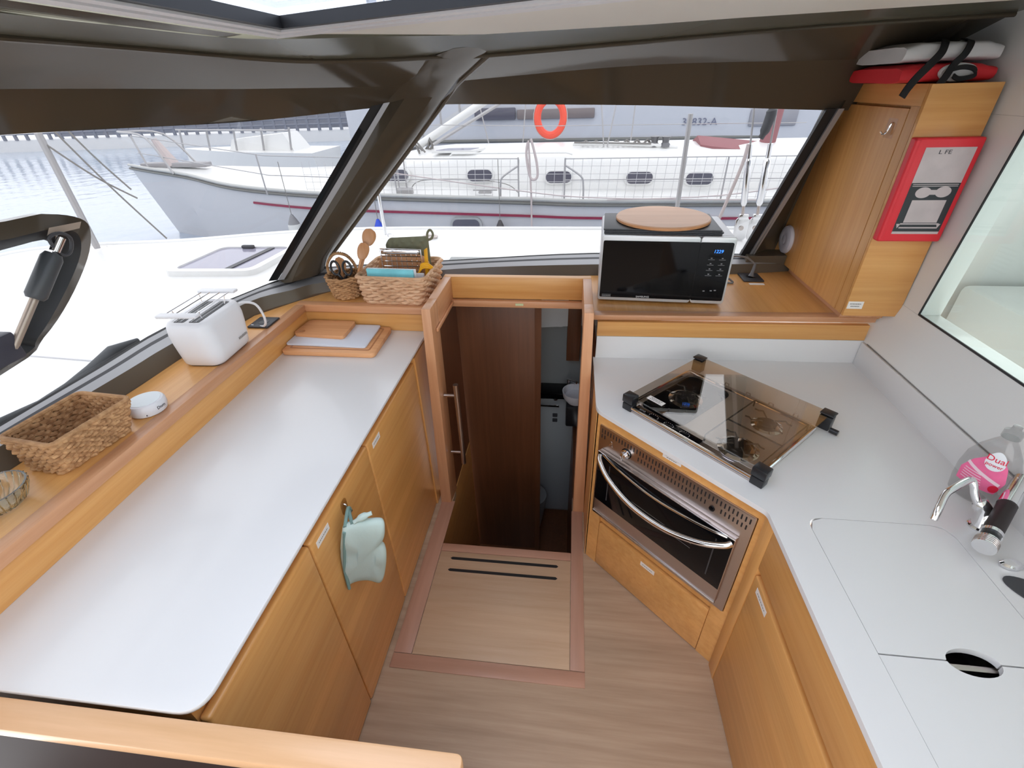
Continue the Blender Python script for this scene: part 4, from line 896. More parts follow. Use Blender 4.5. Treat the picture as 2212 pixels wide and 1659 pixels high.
# red life-saving pack on the cabinet side
rd_ = thing('fire_blanket_case', 'flat red case with printed instruction panel on the cabinet side', 'case', (1.1, 1.69, 1.28))
G().box((1.008, 1.664, 1.283), (1.196, 1.6965, 1.586), .006, 3).obj('case', red_fab, rd_)
G().tube([(1.013, 1.668, 1.29), (1.013, 1.668, 1.58)], .009, 10).obj('spine', red_fab, rd_)
MP = MX((1.110, 1.6638, 1.4345), (1, 0, 0), (0, 0, 1))
pnl = G(MP).box((-.069, -.126, 0), (.069, .126, .0008)).obj('print_panel', mat('grey_print', (.58, .50, .50), .5, vary=.1, vscale=14), rd_)
G(MP).box((-.069, -.118, .0008), (.069, .028, .0014)).obj('dark_print', mat('dark_print', (.03, .035, .04), .5), pnl)
pg = MATS['grey_print']
G(MP).box((-.048, -.090, .0014), (.050, -.022, .0019)).obj('print_square', pg, pnl)
G(MP).prism(ell(-.026, .000, .022, .016, 24), .0014, .0019).obj('print_hand', pg, pnl)
G(MP).prism(ell(.030, .002, .022, .016, 24), .0014, .0019).obj('print_hand', pg, pnl)
G(MP).box((-.012, -.006, .0014), (.014, .008, .0018)).obj('print_cloth', pg, pnl)
for z_ in (.018, .023): G(MP).box((-.064, z_, .0014), (.064, z_ + .002, .0019)).obj('print_line', pg, pnl)
for z_ in (-.096, -.108): G(MP).box((-.055, z_, .0014), (.058, z_ + .004, .0019)).obj('print_line', pg, pnl)
for x_ in (-.060, .058): G(MP).raw([(x_ - .006, -.094, .0016), (x_ + .006, -.094, .0016), (x_, -.108, .0016)], [(0, 1, 2)]).obj('print_arrow', pg, pnl)
text('L FE', .016, dark_ink, pnl, MP @ Matrix.Translation((-.012, .113, .001)), 'lettering', .0003, sx=1.3, local=False)

# folded bags on top of the wall cabinet
def pillow(x0, x1, y0, y1, z0_, z1_, seed, n=5.0):
    random.seed(seed); rings = []
    for k_ in range(15):
        t_ = k_ / 14; q = abs(2 * t_ - 1); ex = (1 - q ** 9) ** .5 if q < 1 else 0; ex = max(ex, .80)
        cx_ = x0 + (x1 - x0) * t_; hz = (z1_ - z0_) / 2 * ex; cz_ = z0_ + hz + .001; hy = (y1 - y0) / 2 * (.92 + .08 * ex); cy_ = (y0 + y1) / 2; ring = []
        for j_ in range(24):
            a_ = 2 * math.pi * j_ / 24; cu, su = math.cos(a_), math.sin(a_)
            w_ = 1 + .025 * random.uniform(-1, 1)
            ring.append((cx_, cy_ + hy * math.copysign(abs(cu) ** (2 / n), cu) * w_, cz_ + hz * math.copysign(abs(su) ** (2 / n), su) * (1 + .10 * random.uniform(-1, 0))))
        rings.append(ring)
    return G().loft(rings)
rbag = thing('folded_bag', 'red folded bag with white lining lying on the wall cabinet', 'bag', (1.08, 1.86, zt_), group='rolled bags on top of the wall cabinet')
pillow(.945, 1.196, 1.745, 2.05, zt_, 1.770, 3).obj('bag_roll', red_bag, rbag, ang=70)
G().tube([(1.09 + .045 * math.cos(a_), 1.742, 1.746 + .017 * math.sin(a_)) for a_ in [2 * math.pi * k_ / 24 for k_ in range(24)]], .006, 8, closed=True).obj('rolled_lining', white_bag, rbag)
G().prism(ell(1.09, 1.746, .040, .014, 24), 1.740, 1.747, axis='y').obj('roll_end', white_bag, rbag)
wbag = thing('folded_bag', 'silvery white folded bag on top of the red bag', 'bag', (1.08, 1.86, 1.772), group='rolled bags on top of the wall cabinet')
pillow(.940, 1.192, 1.750, 2.04, 1.771, 1.822, 5).obj('bag_roll', white_bag, wbag, ang=70)
def ribbon(pts_, w, m_, name, parent, side=(1, 0, 0), th=.0016):
    c_ = catmull([Vector(p) for p in pts_], 6); rings = []
    for i_, p in enumerate(c_):
        t_ = (c_[min(i_ + 1, len(c_) - 1)] - c_[max(i_ - 1, 0)]).normalized(); s_ = Vector(side); s_ = (s_ - t_ * s_.dot(t_)).normalized(); n_ = t_.cross(s_) * th
        rings.append([p - s_ * w + n_, p + s_ * w + n_, p + s_ * w - n_, p - s_ * w - n_])
    return G().loft(rings).obj(name, m_, parent, ang=60)
ribbon([(1.055, 1.80, 1.826), (1.035, 1.755, 1.820), (1.020, 1.728, 1.795), (.995, 1.714, 1.768), (.965, 1.700, 1.738), (.945, 1.690, 1.712), (.935, 1.686, 1.690)], .011, strap, 'strap', wbag, side=(1, .2, -.2))
ribbon([(1.11, 1.80, 1.824), (1.10, 1.752, 1.818), (1.085, 1.732, 1.790), (1.065, 1.728, 1.765), (1.045, 1.712, 1.735), (1.03, 1.705, 1.715)], .010, strap, 'strap', wbag, side=(1, .2, -.2))
ribbon([(1.06, 1.728, 1.752), (1.09, 1.724, 1.758), (1.12, 1.724, 1.752), (1.125, 1.724, 1.736), (1.09, 1.724, 1.730), (1.07, 1.722, 1.738)], .006, strap, 'knotted_strap', rbag, side=(0, .3, 1))

# ================================================================== TAPS, BOTTLE
fb_ = thing('swivel_tap', 'slim chrome swivel spout tap beside the detergent bottle', 'tap', (1.05, .93, zR))
G().lathe([(.022, 0), (.022, .004), (.018, .007), (.0, .008)], (1.043, .905, zR + .0003), 24).obj('base_flange', chrome, fb_)
G().tube([(1.043, .905, zR + .004), (1.045, .915, zR + .05), (1.035, .930, zR + .062)], .0165, 16).obj('body', chrome, fb_)
G().tube([(1.030, .925, zR + .058), (1.022, .938, zR + .078), (1.016, .948, zR + .10), (1.005, .952, zR + .112), (.945, .918, zR + .108), (.925, .905, zR + .100), (.905, .880, zR + .080), (.897, .868, zR + .055)], .0085, 14, smooth=5).obj('spout', chrome, fb_)
G().lathe([(.013, 0), (.013, .014), (.010, .016)], (1.034, .921, zR + .045), 20).obj('collar', chrome, fb_)
mx_ = thing('pull_out_tap', 'pull-out tap with black grip and chrome nozzle at the right edge', 'tap', (1.02, .80, zR))
a0 = Vector((.960, .795, zR + .052)); a1 = Vector((1.140, .972, zR + .085)); d_ = (a1 - a0).normalized()
G().tube([a0, a0 + d_ * .026], .0215, 22).obj('nozzle', chrome, mx_)
for k_ in range(4): G().tube([a0 + d_ * (.004 + .005 * k_), a0 + d_ * (.006 + .005 * k_)], .0223, 22).obj('nozzle_ring', steel, mx_)
G().tube([a0 + d_ * .026, a0 + d_ * .046], .0175, 20).obj('neck', black_pl, mx_)
G().tube([a0 + d_ * .046, a0 + d_ * .056], .0205, 20).obj('chrome_band', chrome, mx_)
G().tube([a0 + d_ * .056, a0 + d_ * .165], .0185, 20).obj('grip', mat('black_grip', (.022, .014, .014), .5), mx_)
G().tube([a0 + d_ * .165, a0 + d_ * .21, a0 + d_ * .27 + Vector((0, 0, .01))], [.0195, .018, .017], 20).obj('shaft', chrome, mx_)
G().tube([a0 + d_ * .20 + Vector((0, 0, .0)), Vector((1.095, .93, zR + .04)), Vector((1.095, .925, zR))], [.014, .016, .020], 18).obj('pedestal', chrome, mx_)
G().lathe([(.0, 0), (.022, .001), (.024, .008), (.018, .013), (.0, .014)], (1.035, .79, zR + .0003), 24, sy=.6).obj('lever', chrome, mx_)
sp2 = thing('mixer_base', 'chrome mixer base on a dark plate at the lower right edge', 'tap', (1.04, .62, zR))
G().prism(ell(1.060, .70, .085, .036, 40, R(-40)), zR + .0003, zR + .003).obj('plate', dark_grey, sp2)
G().lathe([(.036, 0), (.036, .006), (.028, .012), (.024, .03), (.018, .036), (.0, .037)], (1.062, .705, zR + .003), 28).obj('mixer_body', chrome, sp2)

bt_ = thing('detergent_bottle', 'clear detergent bottle with pink label behind the taps', 'bottle', (1.09, 1.01, zR), R(-54))
def bring(w, d2, z_, tw=0): return [(x_, y_, z_) for x_, y_ in ell(tw, 0, w, d2, 36)]
G().loft([bring(.040, .022, .002), bring(.050, .030, .010), bring(.056, .033, .05), bring(.058, .033, .09), bring(.054, .031, .13), bring(.042, .027, .16), bring(.026, .021, .185), bring(.017, .017, .198), bring(.016, .016, .205)]).obj('bottle_body', pet, bt_, local=True)
def wrapz(z_, prof): # half width,depth of bottle at height
    for (z0_, w0, d0), (z1_, w1, d1) in zip(prof, prof[1:]):
        if z0_ <= z_ <= z1_: t_ = (z_ - z0_) / (z1_ - z0_); return w0 + (w1 - w0) * t_, d0 + (d1 - d0) * t_
    return prof[-1][1:]
BP = [(0, .040, .022), (.010, .050, .030), (.05, .056, .033), (.09, .058, .033), (.13, .054, .031), (.16, .042, .027), (.185, .026, .021), (.21, .016, .016)]
def decal(poly_, m_, name, off=.0006): # poly in (u: -1..1 across the front, z)
    vs_ = []; n_ = len(poly_); cu = sum(p[0] for p in poly_) / n_; cz_ = sum(p[1] for p in poly_) / n_
    rings_ = []
    for s_ in (1, .8, .6, .4, .2, .02):
        ring = []
        for u_, z_ in poly_:
            u2 = cu + (u_ - cu) * s_; z2 = cz_ + (z_ - cz_) * s_ + .010; w_, d2 = wrapz(z2, BP); a_ = R(-90 + 75 * u2)
            ring.append(((w_ + off) * math.cos(a_), (d2 + off) * math.sin(a_), z2))
        rings_.append(ring)
    return G().loft(rings_, cap=False).obj(name, m_, bt_, local=True)
def sub(poly_, k_=6):
    out_ = []
    for i_ in range(len(poly_)):
        a_, b_ = poly_[i_], poly_[(i_ + 1) % len(poly_)]
        for j_ in range(k_): t_ = j_ / k_; out_.append((a_[0] + (b_[0] - a_[0]) * t_, a_[1] + (b_[1] - a_[1]) * t_))
    return out_
decal(sub([(-.62, .045), (.55, .045), (.66, .085), (.52, .125), (.35, .145), (-.10, .145), (-.45, .115), (-.66, .08)]), pink, 'pink_label')
decal(sub([(-.55, .100), (.52, .070), (.54, .078), (-.52, .108)]), pink_l, 'label_band', .0011)
decal([(.13 + .30 * math.cos(a_), .134 + .026 * math.sin(a_)) for a_ in [2 * math.pi * k_ / 30 for k_ in range(30)]], mat('label_white', (.80, .82, .84), .4), 'label_oval', .0013)
decal([(.45 + .14 * math.cos(a_), .060 + .011 * math.sin(a_)) for a_ in [2 * math.pi * k_ / 24 for k_ in range(24)]], red_print, 'label_seal', .0013)
def wrap_text(s_, size, m_, u0, z0_, name, bold=1):
    o_ = text(s_, size, m_, bt_, Matrix.Identity(4), name, .0003, sx=1.0)
    for v_ in o_.data.vertices:
        x_, y_ = v_.co.x, v_.co.y; z_ = z0_ + y_ + .010; w_, d2 = wrapz(z_, BP); a_ = R(-90 + 75 * u0) + x_ / w_ * 1.0; e_ = .0018 + v_.co.z
        v_.co = ((w_ + e_) * math.cos(a_), (d2 + e_) * math.sin(a_), z_)
    return o_
wrap_text('Dual', .021, red_print, .13, .139, 'lettering'); wrap_text('power', .0125, red_print, .13, .123, 'lettering')
for k_ in range(5): decal(sub([(-.50, .058 + .007 * k_), (.12 - .03 * k_, .056 + .007 * k_), (.12 - .03 * k_, .058 + .007 * k_), (-.50, .060 + .007 * k_)], 4), pink_l, 'label_print', .0012)
G().lathe([(.019, 0), (.019, .018), (.010, .022), (.009, .034), (.0, .035)], (0, 0, .204), 24).obj('cap', thin_glass('frosted_cap', (.80, .80, .80), rough=.2), bt_, local=True)

# ================================================================== OPENING PORTLIGHT IN THE LEFT WINDOW
def PLx(z_): return -1.403 + .357 * (z_ - 1.055)
def PLp(y_, z_, off=0): return Vector((PLx(z_) + off, y_, z_))
po_o = [(.30, 1.545), (.906, 1.53), (1.004, 1.523), (1.083, 1.494), (1.103, 1.457), (1.078, 1.391), (1.002, 1.303), (.914, 1.238), (.805, 1.20), (.22, 1.175)]
po_i = [(.33, 1.487), (.887, 1.472), (.965, 1.470), (1.005, 1.462), (1.018, 1.440), (1.005, 1.405), (.945, 1.338), (.868, 1.265), (.800, 1.238), (.25, 1.212)]
po_m = [(a_[0] * .42 + b_[0] * .58, a_[1] * .42 + b_[1] * .58) for a_, b_ in zip(po_o, po_i)]
pl_ = thing('opening_portlight', 'taupe framed opening portlight with black seal in the left window', 'portlight', (PLx(1.2), .8, 1.2))
def ringloft(a_, b_, oa, ob, th, m_, nm, par):
    a2 = catmull([Vector((*p, 0)) for p in a_], 4, True); b2 = catmull([Vector((*p, 0)) for p in b_], 4, True)
    rings_ = [[PLp(p.x, p.y, oa), PLp(q.x, q.y, ob), PLp(q.x, q.y, ob - th), PLp(p.x, p.y, oa - th)] for p, q in zip(a2, b2)]
    rings_.append(rings_[0]); return G().loft(rings_, cap=False).obj(nm, m_, par)
fr1 = ringloft(po_o, po_m, .012, .030, .03, taupe, 'outer_frame', pl_)
ringloft(po_m, po_i, .030, .002, .02, black_rub, 'inner_seal', pl_)
G().raw([PLp(.978, 1.498, .034), PLp(1.062, 1.492, .034), PLp(1.052, 1.478, .036), PLp(.967, 1.482, .036)], [(0, 1, 2, 3)]).obj('tape', mat('tan_tape', (.42, .34, .27), .7), fr1, smooth=False)
gp = [PLp(p.x, p.y, -.005) for p in catmull([Vector((*p, 0)) for p in po_i], 4, True)]
gs = thing('gas_strut', 'black gas strut with steel rod holding the portlight open', 'strut', tuple(PLp(.9, 1.37, .06)))
s0 = PLp(.985, 1.466, .045); s1 = PLp(.80, 1.262, .06); sd_ = (s1 - s0)
G().tube([s0 + sd_ * .12, s0 + sd_ * .16, s0 + sd_ * .50, s0 + sd_ * .53], [.016, .021, .021, .016], 16).obj('cylinder', mat('strut_grey', (.055, .06, .065), .4), gs)
G().tube([s0 + sd_ * .53, s0 + sd_ * .98], .0085, 12).obj('rod', mat('strut_rod', (.40, .33, .27), .35, metal=.6), gs)
G().tube([s0 - sd_ * .03, s0 + sd_ * .10], .011, 14).obj('pivot', chrome, gs)
G().tube([s0 + Vector((0, -.02, .01)), s0 + Vector((.012, 0, .018)), s0 + Vector((.008, .022, .0)), s0 + Vector((0, .012, -.03)), s0 + Vector((.0, -.012, -.03))], .004, 8, closed=True, smooth=4).obj('retaining_ring', dark_grey, gs)
G().box(tuple(s1 + Vector((-.03, -.05, -.02))), tuple(s1 + Vector((.01, .02, .045))), .006).obj('end_bracket', mat('bracket_dark', (.045, .045, .06), .4), gs)

# ================================================================== OUTSIDE
wtr = G().prism([(-120, -60), (90, -60), (90, 200), (-120, 200)], -.61, -.6, holes=[[(-4.1, -3.2), (-4.1, 2.4), (-3.6, 3.0), (-2.3, 3.4), (3.9, 3.5), (3.9, -3.2)]]).obj('harbour_water', water, smooth=False); wtr['kind'] = 'stuff'; wtr['label'] = 'pale grey-blue harbour water with small ripples'; wtr['category'] = 'water'
# own foredeck
dk = thing('foredeck', 'white foredeck and side deck right outside the windows', 'deck', (-1.5, 2.8, .6))
dpoly = [(-1.45, -3.0), (-1.50, .9), (-1.46, 1.45), (-1.35, 1.9), (-1.15, 2.12), (-.5, 2.26), (.12, 2.36), (1.3, 2.4), (4, 2.4), (4, 3.70), (1.29, 3.74), (.25, 3.72), (-.47, 3.72), (-1.6, 3.70), (-2.33, 3.56), (-2.97, 3.34), (-3.7, 3.2), (-4.1, 3.0), (-4.25, 2.4), (-4.25, -3.0)]
G().prism(dpoly, .62, .80).obj('deck_surface', boat_white, dk, smooth=False)
rail = [(-4.25, 2.4), (-4.1, 3.0), (-3.7, 3.2), (-2.97, 3.34), (-2.33, 3.56), (-1.6, 3.70), (-.47, 3.72), (.25, 3.72), (1.29, 3.74), (4, 3.70)]
G().tube([(x_, y_ - .03, .795) for x_, y_ in rail], .022, 10, smooth=4).obj('toe_rail', boat_white, dk)
for seg_ in (rail[:7], rail[7:]): G().loft([[(x_, y_, .70), (x_ * .985, y_ - .05, -.7)] for x_, y_ in seg_], close=False).obj('topside', boat_white, dk)
for q in (((-3.4, 1.6), (-1.9, 1.5)), ((-1.9, 1.5), (-1.75, 2.4))):
    G().tube([(q[0][0], q[0][1], .801), (q[1][0], q[1][1], .801)], .004, 6).obj('deck_seam', hull_grey, dk)
dh = thing('deck_hatch', 'grey acrylic deck hatch with white raised frame on the foredeck', 'hatch', (-2.2, 2.82, .8))
hq = [(-2.52, 2.53), (-1.92, 2.56), (-1.90, 3.12), (-2.50, 3.10)]
G().prism(rpoly(hq, .08), .80, .835, holes=[rpoly(inset(list(reversed(hq)), .05) if False else [(-2.47, 2.58), (-1.97, 2.60), (-1.95, 3.07), (-2.45, 3.05)], .06)]).obj('frame', boat_white, dh)
G().prism(rpoly([(-2.47, 2.58), (-1.97, 2.60), (-1.95, 3.07), (-2.45, 3.05)], .06), .80, .826).obj('acrylic', grey_deckglass, dh)
G().box((-2.30, 3.03, .826), (-2.21, 3.06, .85), .008).obj('hinge', dark_grey, dh)
G().hexa([(-2.14, 2.60, .827), (-2.10, 2.60, .827), (-2.06, 3.05, .827), (-2.10, 3.05, .827)], [(-2.14, 2.60, .832), (-2.10, 2.60, .832), (-2.06, 3.05, .832), (-2.10, 3.05, .832)]).obj('strap', dark_grey, dh, smooth=False)
for (x_, y_, h_, r_, lab) in ((-1.395, 3.46, .72, .014, 'polished deck stanchion outside the front window'), (-3.52, 3.10, .98, .022, 'grey bow stanchion standing at the far left of the foredeck')):
    t_ = thing('stanchion', lab, 'stanchion', (x_, y_, .8))
    G().tube([(x_, y_, .8), (x_ - .005, y_, .8 + h_)], r_, 12).obj('post', wire_m if r_ > .02 else chrome, t_)
    G().lathe([(.06, 0), (.055, .008), (.02, .015), (.0, .016)], (x_, y_, .8005), 24).obj('base_plate', chrome, t_)
t_ = thing('rigging_lines', 'thin dark lines crossing over the water at far left', 'rope', (-3.5, 3.3, .8))
for a_, b_ in (((-3.50, 3.11, 1.72), (-3.10, 3.30, .82)), ((-3.44, 3.14, 1.74), (-3.20, 3.28, 1.18)), ((-3.51, 3.10, 1.50), (-3.18, 3.28, 1.12))):
    G().tube([a_, Vector(a_).lerp(Vector(b_), .5) + Vector((0, 0, -.03)), b_], .006, 6, smooth=4).obj('line', rope_d, t_)
dkr = tag(G().tube([(-1.035 + .05 * math.cos(a_), 3.42 + .035 * math.sin(a_), .812) for a_ in [2 * math.pi * k_ / 28 for k_ in range(28)]], .009, 8, closed=True).obj('deck_ring', steel), 'flat steel ring fitting lying on the side deck', 'deck ring')
# chainplates and turnbuckles at right
for i_, (bx, tx, lab, rr) in enumerate(((1.165, 1.06, 'left rigging screw and shroud outside the front window', .020), (1.255, 1.20, 'right rigging screw and shroud nearest the window edge', .022))):
    t_ = thing('rigging_screw', lab, 'rigging', (bx, 3.4, .8))
    b0_ = Vector((bx, 3.40, .90)); t0_ = Vector((tx, 3.40, 1.75)); d_ = (t0_ - b0_).normalized()
    G().prism(rrect(bx - .045, .80, bx + .045, .955, .03), 3.395, 3.405, axis='y', bev=.001).obj('chainplate', chrome, t_)
    G().lathe([(.016, 0), (.016, .02), (0, .02)], (bx, 3.41, .885), 14, A=Matrix.Rotation(R(90), 3, 'X')).obj('clevis_pin', steel, t_)
    G().box((bx - .03, 3.385, .94), (bx + .03, 3.415, .975), .006).obj('toggle', chrome, t_)
    G().tube([b0_ + d_ * .06, b0_ + d_ * .14], .010, 10).obj('threaded_end', steel, t_)
    G().tube([b0_ + d_ * .13, b0_ + d_ * .15, b0_ + d_ * .40, b0_ + d_ * .42], [.012, rr, rr, .012], 14).obj('screw_body', chrome, t_)
    G().tube([b0_ + d_ * .42, b0_ + d_ * .50], .015, 12).obj('fork', chrome, t_)
    G().tube([b0_ + d_ * .48, t0_], .006, 8).obj('shroud_wire', wire_m, t_)
tag(G().tube([(.98, 3.40, .82), (1.03, 3.39, 1.05), (1.075, 3.38, 1.28), (1.085, 3.38, 1.40)], .011, 8, smooth=4).obj('rope', rope_m), 'pale rope tied up beside the rigging screws', 'rope')
tag(G().tube([(1.145, 3.37, 1.43), (1.16, 3.37, 1.47), (1.175, 3.37, 1.56), (1.165, 3.37, 1.60)], [.018, .028, .030, .016], 12, smooth=3).obj('block', dark_grey), 'dark rope block hanging by the shroud wire', 'block')

sd_t = thing('rolled_sunshade', 'dark grey rolled sunshade lying outside along the left window', 'sunshade', (-1.55, 1.0, .8))
random.seed(4)
G().tube([(-1.475 + random.uniform(-.01, .01), .55 + .09 * k_, 1.035 + random.uniform(-.01, .012)) for k_ in range(9)], [.022, .034, .022, .008, .008, .008, .020, .022, .008], 10, smooth=1).obj('fabric_roll', mat('shade_grey', (.10, .105, .11), .8, bump=.5, bscale=20), sd_t, ang=70)
# neighbouring yacht
ny = thing('sailing_yacht', 'white sailing yacht moored alongside with oval portlights', 'yacht', (-1, 8.5, -.6))
SH = [(9.0, 7.15, .40), (5.0, 7.0, .33), (3, 7.0, .31), (.4, 7.0, .31), (-.7, 7.0, .345), (-2.7, 7.0, .405), (-4.0, 7.12, .43), (-5.5, 7.55, .47), (-6.6, 8.0, .57), (-7.6, 8.35, .63), (-8.2, 8.6, .66)]
FS = [(x_, 17.2 - y_, z_) for x_, y_, z_ in SH]
shd = dense(SH, 4); fsd = dense(FS, 4)
def below(p, dz, dy): return (p[0] + (.25 * (-dz) if p[0] < -7 else 0), p[1] + dy, p[2] + dz)
G().loft([shd, [below(p, -.25, .02) for p in shd], [below(p, -.6, .07) for p in shd], [below((p[0], p[1], .4), -1.2, .25) for p in shd]], close=False).obj('hull', hull_grey, ny)
G().loft([[Vector(a_), Vector(a_).lerp(Vector(b_), .5) + Vector((0, 0, .03)), Vector(b_)] for a_, b_ in zip(shd, fsd)], close=False).obj('deck', boat_white, ny)
G().tube([Vector(p) + Vector((0, -.02, .03)) for p in shd], .025, 8).obj('toe_rail', mat('grey_toe_rail', (.48, .48, .46), .4), ny)
G().tube([Vector(p) + Vector((0, -.02, -.03)) for p in shd], .022, 8).obj('rub_rail', mat('dark_rub_rail', (.16, .16, .15), .4), ny)
G().loft([[Vector(p) + Vector((0, -.006, -.195)), Vector(p) + Vector((0, -.012, -.225)), Vector(p) + Vector((0, .03, -.225)), Vector(p) + Vector((0, .03, -.195))] for p in shd[:28]]).obj('maroon_stripe', maroon, ny)
# coachroof
CR = [(6.0, 7.85), (3, 7.78), (0, 7.78), (-2.5, 7.82), (-3.6, 7.95), (-4.6, 8.3)]
rows = []
for x_, y_ in [tuple(p[:2]) for p in dense([(x_, y_, 0) for x_, y_ in CR], 5)]:
    k_ = 1 if x_ > -2.2 else max(.12, 1 - ((-2.2 - x_) / 2.4) ** 1.4)
    rows.append([(x_, y_, .30), (x_, y_ + .02, .36 + .36 * k_), (x_, y_ + .10, .37 + .43 * k_), (x_, y_ + .5, .38 + .50 * k_), (x_, 8.6, .38 + .53 * k_), (x_, 9.2, .38 + .50 * k_), (x_, 9.45, .30)])
G().loft(rows, close=False).obj('coachroof', boat_white, ny, ang=50)
for px, pz in ((-2.78, .585), (-1.43, .57), (-.20, .535), (1.02, .515), (1.90, .495)):
    pf = G().prism(rrect(px - .225, pz - .105, px + .225, pz + .105, .10, 8), 7.755, 7.80, axis='y', bev=.006).obj('portlight', boat_white, ny)
    G().prism(rrect(px - .195, pz - .082, px + .195, pz + .082, .08, 8), 7.745, 7.756, axis='y').obj('port_glass', port_glass, pf)
hwp = G().prism(rrect(-1.78, -.17, -1.30, .115, .10, 6), 6.985, 7.05, axis='y').obj('hull_window', mat('grey_window_rim', (.36, .37, .38), .4), ny)
G().prism(rrect(-1.745, -.14, -1.335, .085, .08, 6), 6.975, 6.986, axis='y').obj('window_glass', port_glass, hwp)
for x_, zt2, zb2 in ((-4.6, 1.0, .44), (-2.55, .93, .40), (-.745, .905, .345), (-.095, .89, .33), (2.05, .88, .31), (4.2, .88, .31)):
    G().tube([(x_, 7.03, zb2), (x_, 7.03, zt2)], .011, 8).obj('stanchion', wire_m, ny)
for s_ in (-1, 1):
    x_ = -.745 if s_ < 0 else -.095
    G().tube([(x_, 7.03, .80), (x_ + s_ * .22, 7.03, .66), (x_ + s_ * .26, 7.03, .56), (x_ + s_ * .27, 7.03, .34)], .012, 8, smooth=4).obj('gate_brace', wire_m, ny)
for z_, zo in ((.88, 0), (.61, .0)):
    G().tube([(5.0, 7.03, z_ - .01), (2.05, 7.03, z_), (-.095, 7.03, z_)], .007, 6).obj('lifeline', wire_m, ny)
    G().tube([(-.745, 7.03, z_ + .01), (-2.55, 7.03, z_ + .03), (-4.6, 7.2, z_ + .08), (-7.7, 8.35, z_ + .3)], .007, 6).obj('lifeline', wire_m, ny)
nt = G()
for k_ in range(66):
    x_ = -4.0 + k_ * .125; nt.tube([(x_, 7.03 + (.1 * (-x_ - 3) if x_ < -3 else 0), .36), (x_ + .02, 7.03 + (.1 * (-x_ - 3) if x_ < -3 else 0), .88)], .0036, 3, caps=False)
for k_ in range(5): nt.tube([(-4.0, 7.13, .40 + .10 * k_), (-3.0, 7.03, .40 + .10 * k_), (4.3, 7.03, .37 + .10 * k_)], .0036, 3, caps=False)
stuff(nt.obj('safety_netting', mat('pale_net', (.55, .54, .54), .8), ny))
G().tube([(-1.9, 7.85, .84), (-1.86, 7.85, .875), (-.1, 7.85, .865), (.0, 7.85, .84)], .014, 8).obj('grab_rail', boat_white, ny)
G().tube([(-2.5, 7.5, .40), (-2.3, 7.45, .55), (-1.6, 7.43, .57), (-1.0, 7.45, .50), (-.8, 7.5, .36)], .006, 6, smooth=5).obj('deck_line', rope_d, ny)
ck_ = G().box((-1.37, 7.22, .40), (-1.17, 7.28, .43), .01).obj('cleat', wire_m, ny); G().tube([(-1.45, 7.25, .45), (-1.09, 7.25, .45)], .014, 8).obj('cleat_horn', wire_m, ck_)
G().prism(rpoly([(-2.25, 8.0), (-1.55, 8.0), (-1.40, 8.35), (-2.05, 8.35)], .05), .865, .90).obj('roof_hatch', boat_white, ny)
G().prism(rpoly([(-2.18, 8.03), (-1.62, 8.03), (-1.50, 8.31), (-2.02, 8.31)], .04), .90, .905).obj('roof_hatch_glass', grey_deckglass, ny)
G().tube([(-3.05, 8.55, .75), (-3.05, 8.55, 5.0)], .075, 14).obj('mast', mat('mast_alu', (.50, .50, .52), .4, metal=.6), ny)
G().tube([(-2.6, 8.5, .92), (-.6, 9.0, 2.0)], .06, 12).obj('spinnaker_pole', boat_white, ny)
G().tube([(-2.3, 8.4, .95), (-1.2, 8.7, 1.5)], .025, 10).obj('rail_tube', wire_m, ny)
for (wx_, wy_) in ((1.26, 8.3), (1.42, 8.25)):
    G().lathe([(.085, 0), (.075, .03), (.05, .06), (.055, .11), (.075, .14), (.0, .15)], (wx_, wy_, .88), 20).obj('winch', mat('winch_dark', (.16, .16, .17), .35, metal=.5) if 'winch_dark' not in MATS else MATS['winch_dark'], ny)
G().tube([(-.0, 8.35, .93), (.6, 8.3, .93), (1.25, 8.25, .90), (1.6, 8.2, .87)], .03, 8).obj('line_organiser', boat_white, ny)
G().tube([(.02, 8.32, .955), (1.20, 8.22, .93)], .012, 6).obj('line', rope_d, ny)
rcl = G()
random.seed(11)
for k_ in range(34):
    x_ = random.uniform(-3.7, -2.3); y_ = random.uniform(8.1, 8.6); z_ = .72 + .12 * min(1, (x_ + 3.7) / 1.2)
    rcl.tube([(x_, y_, z_), (x_ + random.uniform(-.1, .1), y_, z_ + random.uniform(.08, .22)), (x_ + random.uniform(-.15, .15), y_, z_ + .02)], .016, 5, smooth=3)
stuff(rcl.obj('rope_pile', rope_d, ny))
for k_ in range(7): # deck hardware and rope clutter on the coachroof
    x_ = .15 + .16 * k_; G().tube([(x_, 8.4, .91), (x_ + .05, 8.38, .965), (x_ + .1, 8.42, .92)], .018, 6, smooth=3).obj('rope_clutter', rope_d, ny)
G().tube([(-3.05, 8.5, 1.25), (-.5, 8.5, 1.18), (3.5, 8.5, 1.15)], .006, 6).obj('backstay_wire', wire_m, ny)
for a_, b_ in (((-2.45, 7.2, .42), (-2.4, 7.2, 3.0)), ((-2.56, 7.2, .42), (-2.62, 7.2, 3.0)), ((.45, 7.7, .95), (.25, 7.9, 2.5)), ((.50, 7.7, .95), (.75, 7.9, 2.5)), ((1.0, 9.3, .8), (1.05, 9.3, 2.4)), ((-.9, 9.3, .8), (-.75, 9.3, 2.4)), ((-1.5, 9.3, .8), (-1.85, 9.3, 2.4))):
    G().tube([a_, b_], .011, 6).obj('shroud', wire_m, ny)
G().box((-2.60, 7.15, .40), (-2.36, 7.25, .50), .02).obj('chainplate', wire_m, ny)
cvr = thing('canvas_cover', 'faded maroon canvas cover on the neighbouring coachroof', 'canvas cover', (2.7, 8.5, .85))
